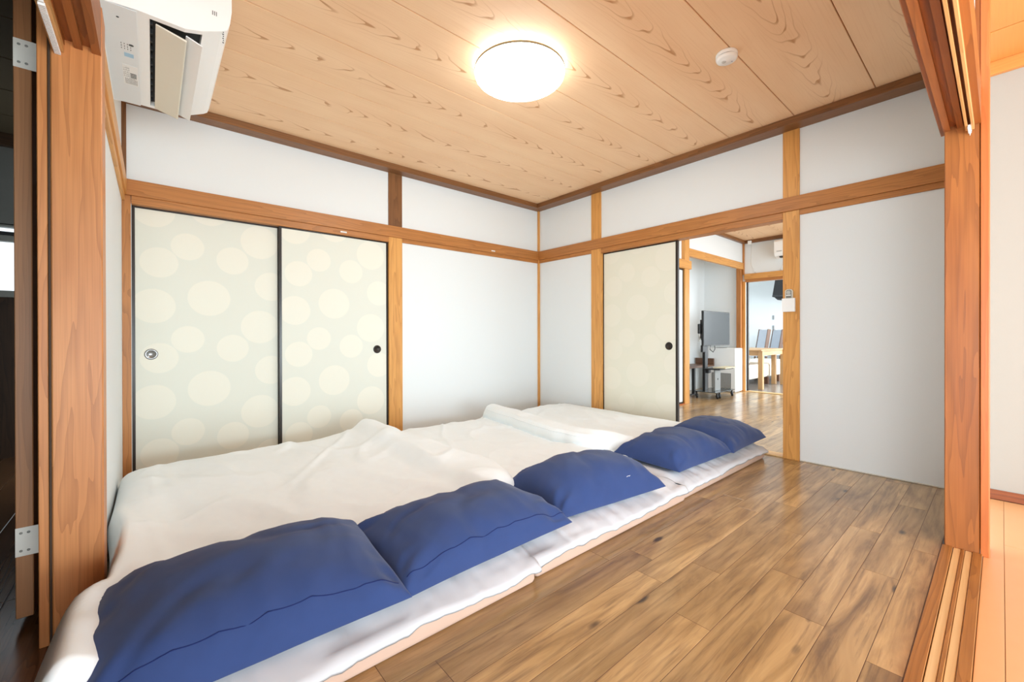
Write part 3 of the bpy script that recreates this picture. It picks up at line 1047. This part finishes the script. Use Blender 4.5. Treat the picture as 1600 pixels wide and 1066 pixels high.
# duvet on the mattress nearest the left post
def d1(s, t):
    b_ = .34 + (2.14 - .34) * t
    hi = 3.700 - .028 * ss(1.2, 1.6, b_) * ss(1.95, 1.85, b_) + .088 * ss(1.84, 1.99, b_)
    lo = 2.14 + .05 * math.sin(b_ * 2.7) + .03 * fb(b_ * 3, 2.2) + .05 * ss(1.7, 2.1, b_)
    a = lo + (hi - lo) * s
    # head edge reaches further forward beside the post
    b2 = b_ + t ** 3 * (.34 * ss(3.40, 3.62, a) + .05 * math.sin(a * 5) + .0)
    b2 += (1 - t) ** 3 * (.04 * math.sin(a * 6 + 1) + .03 * fb(a * 4, 7))
    a2 = a
    if b2 > 1.84:
        a2 = a + .02 * ss(3.5, 3.7, a) * ss(1.84, 2.1, b2)
    # distance from the outline
    e = min((a - lo), (hi - a) * 1.0, (b2 - .33), (2.14 - b_) + .015)
    th = .056 * rnd_edge(e, .045)
    z = support(a2, b2) * ss(3.86, 3.72, a2) + th + .004
    z += .040 * ss(2.46, 2.34, a) * ss(.36, .46, b2)
    z += 1.15 * undul(a, b2, 2.3) * ss(0, .12, e)
    z -= .035 * ss(1.95, 2.15, b2) * ss(3.70, 3.60, a)
    # long swelling along the edge that lies on the neighbour
    z += .028 * math.exp(-((a - lo - .14) / .13) ** 2) * ss(.3, .5, b2) * (1 - .45 * ss(1.0, 2.0, b2)) * ss(0, .08, e)
    z += .034 * math.exp(-((a - lo - .22) / .25) ** 2 - ((b2 - .56) / .24) ** 2)
    # plump where it is squeezed between mattress and post
    z += .080 * math.exp(-((a - 3.66) / .10) ** 2) * ss(1.1, 1.7, b2) * ss(0, .04, e)
    z -= .030 * math.exp(-((a - 3.70) / .06) ** 2) * ss(1.3, .9, b2)
    # gathered folds beside the post
    w = ss(3.30, 3.62, a) * ss(.5, .9, b2)
    z += .012 * w * (ridge(a * 10 + b2 * 1.2, b2 * .9, 5.1) - .5)
    z += .010 * ss(1.75, 2.05, b2) * (ridge(a * 4.5 + b2 * .6, b2 * 2.2, 8.3) - .5) * ss(0, .05, e)
    return (a2, b2, max(z, .014))


o = cloth_sheet('duvet', '', DUVET, 150, 150, d1)
tag(o, 'big cream duvet in front, draped against the reddish left post', 'duvet', 'cream duvets')


def d2(s, t):
    b_ = .40 + (2.16 - .40) * t
    lo = 1.12 + .02 * math.sin(b_ * 3)
    hi = 2.36
    a = lo + (hi - lo) * s
    b2 = b_ + t ** 3 * (.05 * math.sin(a * 4 + .5) + .03 * fb(a * 5, 4)) + (1 - t) ** 3 * (.03 * math.sin(a * 5))
    e = min(a - lo, hi - a, b2 - .38, (2.16 - b_) + .01)
    th = .026 * rnd_edge(e, .05)
    z = support(a, b2) + th + .004 + 1.1 * undul(a, b2, 6.1) * ss(0, .12, e)
    z += .020 * ss(1.6, 2.05, b2) * math.exp(-((a - 2.0) / .22) ** 2) * ss(0, .06, e)
    z += .018 * ss(1.5, 2.0, b2) * math.exp(-((a - 1.42) / .10) ** 2) * ss(0, .06, e)
    z += .009 * ss(1.4, 1.9, b2) * (ridge(a * 6 + b2 * 1.5, b2 * 1.2, 3.1) - .4) * ss(0, .05, e)
    if b2 < .55:
        z += .0
    return (a, b2, max(z, .012))


o = cloth_sheet('duvet', '', DUVET, 110, 130, d2)
tag(o, 'flat cream duvet on the middle mattress, half under its neighbours', 'duvet', 'cream duvets')


def d3(s, t):
    b_ = .36 + (2.06 - .36) * t
    lo = .10
    hi = 1.20 + .17 * ss(.4, 1.5, b_) - .16 * ss(1.7, 2.05, b_) + .025 * fb(b_ * 3.6, 9.1)
    a = lo + (hi - lo) * s
    b2 = b_ + t ** 3 * (.05 * math.sin(a * 4.5 + 2)) + (1 - t) ** 3 * (-.02 + .05 * math.sin(a * 3.2))
    e = min(a - lo, hi - a, b2 - .33, (2.06 - b_) + .01)
    th = .042 * rnd_edge(e, .035)
    z = support(a, b2) + th + .006 + .9 * undul(a, b2, 9.7) * ss(0, .12, e) + .040 * ss(1.04, 1.16, a) * ss(.38, .48, b2)
    # the puffy turned-over fold along its near edge
    q = (hi - a)
    fold = math.exp(-((q - .12) / .10) ** 2)
    z += .058 * fold * ss(0, .03, q) * (1 - .35 * ss(1.2, 2.0, b2))
    z += .030 * ss(.0, .02, q) * ss(.05, .0, q) * 0
    z += .02 * math.exp(-((q - .14) / .12) ** 2) * ss(.75, .45, b2)
    z += .010 * ss(1.3, 1.8, b2) * (ridge(a * 5 + b2 * 2.2, b2 * 1.4, 6.6) - .4) * ss(0, .05, e)
    z += .026 * math.exp(-(q / .05) ** 2) * ss(.42, .52, b2) * ss(1.95, 1.8, b2)
    return (a, b2, max(z, .012))


o = cloth_sheet('duvet', '', DUVET, 120, 130, d3)
tag(o, 'cream duvet in the far corner with a puffy folded edge', 'duvet', 'cream duvets')
# stitched hem line of the far duvet is a part of it
pts = []
for i in range(40):
    x_, y_, z_ = d3(.992, .06 + .86 * i / 39)
    pts.append((x_, y_, z_ + .001))
tube('hem_cord', pts, .003, DUVET, o, 6)


def pillow(center, W_, D_, rz, T, z0, label, seed, hem=False, tagmark=False, tilt=(0, 0), soft=.0):
    t_ = thing('pillow', (center[0], center[1], z0), label, 'pillow', 'navy pillows', rz)
    n_ = 56

    def surf(u_, v_, top):
        x = u_ * W_ / 2 * (1 - .055 * (1 - v_ * v_) * abs(u_) ** 3)
        y = v_ * D_ / 2 * (1 - .075 * (1 - u_ * u_) * abs(v_) ** 3)
        kc = 1 - (soft if u_ > 0 else .02) * (u_ * v_) ** 4
        x *= kc
        y *= kc
        base = max(0.0, (1 - abs(u_) ** 2.3)) * max(0.0, (1 - abs(v_) ** 2.1))
        h = base ** .47
        ang = math.atan2(v_, u_)
        ed = max(abs(u_), abs(v_))
        corner = (abs(u_) * abs(v_))
        wr = 0
        if top:
            wr += .010 * (ridge(x * 9 + seed, y * 4, seed) - .4) * ss(.45, .9, ed) * ss(1.0, .94, ed)
            wr += .011 * fb(x * 3.4 + seed, y * 4.2, seed * 3)
            cr = ridge(x * 5.5 + .8 * fb(x * 3, y * 3, seed) + seed, y * 1.3 + seed, seed)
            wr += .005 * max(0, cr - .72) / .28 * ss(1.0, .7, ed)
            cr = ridge(x * 3.1 - y * 2 + seed * 2, y * 3.3 + x, seed + 9)
            wr -= .008 * max(0, cr - .75) / .25 * ss(1.0, .75, ed)
            # pulls that run out of the corners
            wr += .010 * math.sin(ang * 22 + seed + 3 * fb(x * 4, y * 4, seed)) * ss(.35, .75, corner) * ss(1.0, .9, ed)
            z = T * h + wr * ss(0, .35, h)
        else:
            z = -.16 * T * h
        return Vector((x, y, z + .012 + .006 * corner))
    vs_, fs = [], []
    for top in (1, 0):
        for j in range(n_ + 1):
            for i in range(n_ + 1):
                u_ = math.sin((2 * i / n_ - 1) * math.pi / 2)
                v_ = math.sin((2 * j / n_ - 1) * math.pi / 2)
                p = surf(u_, v_, top)
                vs_.append(p)
    W2 = n_ + 1
    N2 = W2 * W2
    for j in range(n_):
        for i in range(n_):
            q = (j * W2 + i, j * W2 + i + 1, (j + 1) * W2 + i + 1, (j + 1) * W2 + i)
            fs.append(q)
            fs.append(tuple(N2 + k_ for k_ in q[::-1]))
    me2 = bpy.data.meshes.new('case')
    me2.from_pydata([tuple(v) for v in vs_], [], fs)
    bm2 = bmesh.new()
    bm2.from_mesh(me2)
    bmesh.ops.remove_doubles(bm2, verts=bm2.verts, dist=.0004)
    bmesh.ops.recalc_face_normals(bm2, faces=bm2.faces)
    bm2.to_mesh(me2)
    bm2.free()
    for p in me2.polygons:
        p.use_smooth = True
    RT = Euler((tilt[0], tilt[1], 0)).to_matrix()
    for v in me2.vertices:
        v.co = RT @ v.co
    oc = bpy.data.objects.new('case', me2)
    COL.objects.link(oc)
    me2.materials.append(NAVY)
    oc.parent = t_
    if hem:
        ps = [RT @ (surf(-.93 + 1.86 * i / 120, hem, 1) + Vector((0, 0, .0002))) for i in range(121)]
        hm = tube('hem_seam', ps, .0012, SEAMN, None, 6)
        hm.parent = t_
    if tagmark:
        p = RT @ surf(tagmark[0], tagmark[1], 1)
        bm2 = bmesh.new()
        for (dx, dy) in ((-.012, 0), (-.006, .002), (.004, 0), (.010, .002)):
            bm_box(bm2, dx - .002, dx + .002, dy - .0008, dy + .0008, -.001, .0012)
        bm_box(bm2, -.008, .008, -.0006, .0006, -.001, .001)
        st = from_bm('white_stitch', bm2, FOAM, None, p + Vector((0, 0, .002)))
        st.rotation_euler = (-1.0, 0, 0)
        st.parent = t_
    return t_


pillow((3.345, 2.270), .75, .53, -.045, .150, .150, 'navy pillow in front, nearest the left post, with a long hem seam', 1.7, hem=.85, tilt=(-.06, .02), soft=.13)
pillow((2.64, 2.30), .76, .46, .02, .135, .15, 'navy pillow second from the left post, with a hem seam', 4.1, hem=.85, tilt=(-.06, 0))
pillow((1.885, 2.275), .72, .44, -.13, .165, .128, 'navy pillow in the middle of the row with a small white stitch', 7.9, tagmark=(-.30, .86), tilt=(-.03, 0))
pillow((.965, 2.255), .66, .46, -.04, .155, .128, 'navy pillow leaning against the last pillow by the doorway', 11.3, tilt=(-.03, 0))
pillow((.350, 2.245), .64, .52, .02, .145, .128, 'navy pillow at the far end beside the doorway', 15.5, tilt=(-.03, 0))

# ------------------------------------------------------------------ the next room
trim('upper rail across the alcove of the next room', -3.68, -1.88, .90, .945, 1.965, 2.07, GOLD)
trim('brown post at the left of the alcove', -1.88, -1.755, .83, .945, 0, 2.40, GOLD)
trim('rail wrapped around the alcove post', -1.90, -.1, .90, .965, 1.785, 1.895, GOLD)
trim('brown post at the right of the alcove', -3.70, -3.62, .855, .925, 0, 1.98, NAG)
trim('slim upright in the corner above the alcove post', -3.70, -3.67, .93, .955, 1.88, 2.40, NAG)
trim('golden jamb of the far opening', -3.79, -3.68, .926, .968, 0, 1.77, GOLD)
trim('upper rail above the far opening', -3.70, -3.672, .956, 3.6, 1.80, 1.887, GOLD)
trim('door head of the far opening', -3.78, -3.682, .968, 1.9, 1.758, 1.80, NAG)
trim('brown ceiling strip above the alcove', -3.70, -.1, .93, .98, 2.375, 2.42, COR)
trim('brown ceiling strip above the far opening', -3.70, -3.64, .98, 3.6, 2.372, 2.42, COR)
trim('pale sill of the far opening', -3.80, -3.69, .968, 1.9, 0, .010, TRACKP)
trim('orange sill under the closet doors', -1.76, -.1, .88, .95, 0, .012, ORANGE)


def plain_door(label, x0, x1, y, z0, z1):
    DN[0] += 1
    n_ = DN[0] + 1
    d = group_struct('door_%d' % n_, ((x0 + x1) / 2, y, z0), label, 'sliding door')
    box('panel', x0 + .018, x1 - .018, y - .010, y + .010, z0 + .02, z1 - .016, plain('closet_white', (236, 236, 234), .6), d)
    box('stile', x0, x0 + .018, y - .014, y + .014, z0, z1, LACQ, d, .001)
    box('stile', x1 - .018, x1, y - .014, y + .014, z0, z1, LACQ, d, .001)
    box('rail', x0 + .018, x1 - .018, y - .013, y + .013, z0, z0 + .022, LACQ, d, .001)
    box('rail', x0 + .018, x1 - .018, y - .013, y + .013, z1 - .016, z1, LACQ, d, .001)
    return d


plain_door('white closet door with black frame at the alcove post', -1.745, -.90, .915, .014, 1.778)
plain_door('second white closet door behind the single sliding door', -.92, -.105, .890, .014, 1.778)
tag(box('door_7', -3.765, -3.725, .969, .995, .012, 1.757, LACQ, None, .002), 'black edge of the sliding door in the far opening', 'sliding door', kind='structure')

# far-wall air conditioner
a2 = thing('air_conditioner', (-3.70, 1.80, 2.06), 'small white air conditioner over the far opening of the next room', 'air conditioner')
prism('body', [(-3.70, 2.07), (-3.60, 2.062), (-3.53, 2.085), (-3.505, 2.13), (-3.50, 2.30), (-3.52, 2.325), (-3.70, 2.325)], 1, 1.435, 2.22, WHITEP, a2, bev=.004)
box('outlet', -3.60, -3.522, 1.50, 2.16, 2.062, 2.082, DARKP, a2, .001)
box('badge', -3.498, -3.4965, 1.47, 1.54, 2.150, 2.158, GREYP, a2)
tube('power_cable', [(-3.692, 1.52, 2.063), (-3.692, 1.515, 2.02), (-3.692, 1.49, 1.94), (-3.690, 1.47, 1.889)], .004, WHITEP, a2)
cbk = thing('cable_box', (-3.63, 1.05, 2.37), 'small white box with a thin wire under the ceiling strip of the next room', 'box')
box('box_body', -3.639, -3.61, 1.03, 1.08, 2.345, 2.40, WHITEP, cbk, .003)
tube('wire', [(-3.694, 1.06, 2.37), (-3.694, 1.055, 2.2), (-3.694, 1.06, 2.02), (-3.694, 1.09, 1.95), (-3.692, 1.12, 1.889)], .0025, WHITEP, cbk)

# alcove desk, plant
dk = thing('alcove_desk', (-2.6, .45, 0), 'dark wood low desk with black legs in the alcove', 'desk')
box('desk_top', -3.36, -1.95, .32, .62, .405, .435, DARKW, dk, .003)
box('end_board', -3.36, -3.33, .32, .62, .435, .53, DARKW, dk, .003)
for (x_, y_) in ((-2.70, .60), (-2.0, .60), (-2.70, .34), (-2.0, .34)):
    box('leg', x_ - .022, x_ + .022, y_ - .022, y_ + .020, .002, .405, BLACKP, dk, .002)
box('foot_bar', -2.70, -2.0, .585, .615, .0, .02, BLACKP, dk, .002)
pt = thing('potted_plant', (-2.32, .50, .436), 'bushy green plant in a dark pot on the alcove desk', 'plant')
lathe('pot', [(0, .436), (.05, .436), (.065, .50), (.068, .505), (.058, .505), (0, .495)], plain('pot_dark', (66, 62, 60), .6), pt, (-2.32, .50, 0), 24)
random.seed(5)
bm = bmesh.new()
for i in range(170):
    th_ = random.uniform(0, 2 * math.pi)
    el = random.uniform(.15, 1.45)
    L_ = random.uniform(.10, .20)
    d_ = Vector((math.cos(th_) * math.cos(el), math.sin(th_) * math.cos(el), math.sin(el)))
    sd_ = d_.cross(Vector((0, 0, 1))).normalized() * .014
    p0 = Vector((0, 0, 0)) + d_ * .02
    pm = p0 + d_ * L_ * .6 + sd_ * 0
    p1 = p0 + d_ * L_ - Vector((0, 0, .02))
    q = [bm.verts.new(v) for v in (p0, pm + sd_, p1, pm - sd_)]
    bm.faces.new(q)
lv = from_bm('foliage', bm, plain('leaf_green', (96, 124, 84), .6, var=.25, scale=60), pt, (-2.32, .50, .498))
lv['kind'] = 'stuff'

# outlet plate
so_ = thing('wall_socket', (-3.5, .301, .86), 'white wall socket plate beside the television', 'socket')
box('plate', -3.545, -3.475, .3005, .308, .80, .92, plain('socket_white', (226, 226, 222), .4), so_, .003)
box('outlet', -3.525, -3.495, .308, .3095, .83, .885, GREYP, so_, .001)

# heater cabinet
hc = thing('white_heater', (-3.53, .70, 0), 'white boxy heater with a grey grille in the corner beyond the television', 'heater')
box('casing', -3.675, -3.40, .50, .928, .012, .70, WHITEP, hc, .006)
box('foot', -3.66, -3.42, .52, .91, .0, .012, GREYP, hc)
box('control_strip', -3.60, -3.44, .60, .72, .700, .703, DARKP, hc, .001)
gr_ = box('grille', -3.402, -3.397, .56, .86, .06, .30, plain('grille_back', (120, 122, 120), .6), hc, .001)
for i in range(14):
    box('grille_bar', -3.397, -3.393, .568 + i * .0205, .574 + i * .0205, .065, .295, plain('grille_bar', (196, 196, 192), .5), gr_)
box('latch', -3.50, -3.48, .928, .931, .655, .67, GREYP, hc, .001)

# television trolley
tc = thing('television_trolley', (-2.70, .88, 0), 'black pole trolley on casters carrying the television', 'trolley')
box('pole', -2.70, -2.61, .775, .815, .10, 1.10, BLACKP, tc, .004)
gl = NT('smoked_glass')
gl.col(lin((92, 98, 98)))
gl.rough(.08)
gl.b.inputs['Transmission Weight'].default_value = .55
box('base_shelf', -3.05, -2.42, .74, 1.06, .092, .102, gl.m, tc, .003)
box('base_bar', -2.72, -2.59, .745, 1.0, .072, .092, BLACKP, tc, .004)
box('middle_shelf', -3.05, -2.58, .80, 1.04, .405, .420, BLACKP, tc, .003)
box('shelf_bracket', -2.70, -2.62, .815, .86, .35, .405, BLACKP, tc, .003)
eb = box('support_panel', -2.78, -2.60, .945, .965, .102, .405, plain('box_grey', (140, 142, 140), .35), tc, .003)
lathe('cable_hole', [(0, .001), (.014, .001), (.016, 0), (0, 0)], BLACKP, eb, (-2.69, .9652, .27), 20, True, (-math.pi / 2, 0, 0))
for (x_, y_) in ((-2.45, .77), (-2.52, 1.03), (-2.62, 1.02), (-3.02, 1.03)):
    cst = lathe('caster', [(0, -.014), (.026, -.014), (.030, -.008), (.030, .008), (.026, .014), (0, .014)], BLACKP, tc, (x_, y_, .030), 24, True, (math.pi / 2, 0, .5))
    lathe('caster_stem', [(0, .092), (.012, .092), (.012, .056), (.018, .05), (.018, .03), (0, .03)], BLACKP, tc, (x_ + .012, y_, 0), 16)
bdp = thing('pale_board', (-2.95, .95, .421), 'pale yellow board lying on the trolley shelf', 'board')
box('board_body', -3.14, -2.72, .88, 1.06, .4205, .434, plain('pale_board', (232, 222, 188), .5), bdp, .002)
tv = thing('television', (-2.88, .85, .76), 'flat dark television mounted on the black pole', 'television')
tvm = NT('tv_screen')
tvm.col(lin((30, 33, 35)))
tvm.rough(.22)
tvm.b.inputs['Specular IOR Level'].default_value = .25
TVL = [('shell', -3.325, -2.435, .842, .872, .752, 1.262, BLACKP, .004), ('screen', -3.313, -2.447, .8712, .8745, .768, 1.252, tvm.m, 0)]
for (nm, x0, x1, y0, y1, z0, z1, m_, bv) in TVL:
    box(nm, x0, x1, y0, y1, z0, z1, m_, tv, bv)
box('mount_plate', -2.76, -2.45, .8155, .842, .86, 1.13, BLACKP, tv, .004)
box('mount_hook', -2.50, -2.405, .80, .835, .93, 1.07, BLACKP, tv, .006)
tube('cable', [(-2.60, .90, .76), (-2.58, .90, .70), (-2.66, .91, .66), (-2.74, .90, .70), (-2.76, .89, .755)], .005, BLACKP, tv)
tube('cable', [(-2.46, .83, .84), (-2.40, .85, .88), (-2.38, .86, .92)], .004, BLACKP, tv)
box('terminal_block', -2.60, -2.50, .80, .835, .66, .76, BLACKP, tv, .004)

# ------------------------------------------------------------------ kitchen beyond
tb = thing('dining_table', (-4.7, .85, 0), 'light oak table with square legs in the kitchen', 'table')
box('tabletop', -5.3, -4.05, .37, 1.08, .640, .662, TABLEW, tb, .004)
for (x_, y_) in ((-4.13, 1.045), (-5.2, 1.045), (-4.13, .42), (-5.2, .90)):
    box('leg', x_ - .035, x_ + .035, y_ - .035, y_ + .035, 0, .640, TABLEW, tb, .004)
box('apron', -5.165, -4.165, 1.02, 1.05, .56, .640, TABLEW, tb, .002)
box('apron', -4.145, -4.115, .455, 1.01, .56, .640, TABLEW, tb, .002)
dy = thing('daybed', (-5.5, .45, 0), 'low white daybed on dark feet behind the oak table', 'daybed')
box('cushion_base', -6.8, -5.14, .05, .83, .13, .385, CANVAS, dy, .04, 4)
box('cushion_base', -5.13, -4.22, .05, .83, .13, .385, CANVAS, dy, .04, 4)
for (x_, y_) in ((-5.14, .80), (-5.75, .80), (-6.6, .80), (-4.35, .12), (-6.6, .12)):
    box('foot', x_ - .04, x_ + .04, y_ - .04, y_ + .03, 0, .13, DARKW, dy, .003)


def cushion(loc, sx_, sy_, sz_, rot, label, mat):
    bm2 = bmesh.new()
    bmesh.ops.create_uvsphere(bm2, u_segments=28, v_segments=18, radius=1)
    for v in bm2.verts:
        c_ = v.co
        p_ = [math.copysign(abs(q) ** .62, q) for q in c_]
        kk = .04 * fb(c_.x * 2 + loc[0], c_.y * 2, c_.z * 2)
        v.co = Vector((p_[0] * sx_, p_[1] * sy_, p_[2] * sz_)) * (1 + kk)
    oo = from_bm('cushion', bm2, mat, None, loc, True)
    oo.rotation_euler = rot
    return tag(oo, label, 'cushion', 'white cushions on the daybed')


cushion((-4.62, .28, .61), .22, .07, .22, (.5, .0, .3), 'white cushion leaning up at the daybed end', CANVAS)
cushion((-4.42, .64, .465), .19, .13, .07, (.0, .15, .3), 'crumpled white cushion lying on the daybed', mat_cloth('cushion_beige', (216, 208, 196), var=.08))


def kchair(loc, rz, label):
    t_ = thing('grey_chair', loc, label, 'chair', 'grey backed chairs in the kitchen', rz)

    def bx(nm, x0, x1, y0, y1, z0, z1, m_, bv=.004):
        c_ = Vector(((x0 + x1) / 2, (y0 + y1) / 2, (z0 + z1) / 2))
        bm2 = bmesh.new()
        bm_box(bm2, x0 - c_.x, x1 - c_.x, y0 - c_.y, y1 - c_.y, z0 - c_.z, z1 - c_.z, bv, 2)
        if callable(m_):
            m_ = m_(longaxis((x1 - x0, y1 - y0, z1 - z0)))
        o2 = from_bm(nm, bm2, m_, None, c_)
        o2.parent = t_
        return o2
    bx('seat', -.22, .22, -.22, .22, .42, .47, BLUEGREY, .012)
    bk_ = bx('backrest', -.21, .21, .19, .24, .55, 1.03, BLUEGREY, .015)
    bk_.rotation_euler = (-.16, 0, 0)
    fr_ = bx('back_frame', .205, .235, .18, .25, .47, 1.04, DARKW)
    fr_.rotation_euler = (-.16, 0, 0)
    fr_ = bx('back_frame', -.235, -.205, .18, .25, .47, 1.04, DARKW)
    fr_.rotation_euler = (-.16, 0, 0)
    for (x_, y_) in ((-.2, -.2), (.2, -.2), (-.2, .2), (.2, .2)):
        bx('leg', x_ - .018, x_ + .018, y_ - .018, y_ + .018, 0, .42, DARKW)
    return t_


kchair((-7.12, -.14, 0), .74, 'grey backed chair nearest the door jamb, behind the daybed')
kchair((-7.80, -.06, 0), .74, 'grey backed chair beside the kitchen counter')
kc = thing('kitchen_counter', (-8.2, .9, 0), 'white kitchen counter with drawers under the black hood', 'counter')
box('cabinet', -8.56, -7.9, .27, 1.9, .08, .82, WHITEP, kc, .004)
box('plinth', -8.56, -7.95, .29, 1.88, 0, .08, DARKP, kc)
box('worktop', -8.57, -7.87, .25, 1.92, .82, .86, plain('worktop_grey', (190, 190, 188), .3), kc, .004)
for i in range(3):
    dr = box('drawer', -7.9, -7.884, .29 + i * .54, .81 + i * .54, .60, .80, WHITEP, kc, .003)
    box('drawer_handle', -7.884, -7.87, .42 + i * .54, .68 + i * .54, .69, .70, DARKP, dr, .002)
    dr = box('cabinet_door', -7.9, -7.884, .29 + i * .54, .81 + i * .54, .10, .58, WHITEP, kc, .003)
    box('door_handle', -7.884, -7.87, .42 + i * .54, .68 + i * .54, .54, .55, DARKP, dr, .002)
hb = thing('gas_hob', (-8.2, .75, .86), 'dark cooker hob on the kitchen counter', 'hob')
box('hob_top', -8.45, -7.95, .42, 1.02, .8605, .885, BLACKP, hb, .004)
lathe('burner', [(0, .895), (.07, .895), (.09, .886), (0, .886)], DARKP, hb, (-8.2, .58, 0), 24)
hd = thing('range_hood', (-8.2, .75, 1.7), 'black range hood over the kitchen counter', 'hood')
prism('hood_body', [(.13, 1.84), (.19, 2.22), (1.0, 2.22), (1.1, 1.84)], 0, -8.15, -7.55, BLACKP, hd)
prism('hood_lip', [(.13, 1.80), (.13, 1.837), (1.1, 1.837), (1.1, 1.80)], 0, -8.16, -7.54, DARKP, hd)
prism('hood_fan_box', [(.16, 1.79), (.22, 1.73), (1.0, 1.73), (1.06, 1.79), (1.06, 1.80), (.16, 1.80)], 0, -8.1, -7.6, BLACKP, hd)
box('duct', -8.05, -7.7, .4, .8, 2.22, 2.5, BLACKP, hd, .004)
for k_, zz in enumerate((1.36, 1.10)):
    sw = thing('wall_switch', (-8.598, .05 - .05, zz), ['upper', 'lower'][k_] + ' grey switch plate on the kitchen end wall', 'switch', 'grey switch plates')
    box('plate', -8.5995, -8.59, -.20, -.16, zz - .06, zz + .05, plain('switch_grey', (150, 154, 160), .5), sw, .002)
    box('rocker', -8.59, -8.585, -.19, -.17, zz - .03, zz + .02, GREYP, sw, .001)
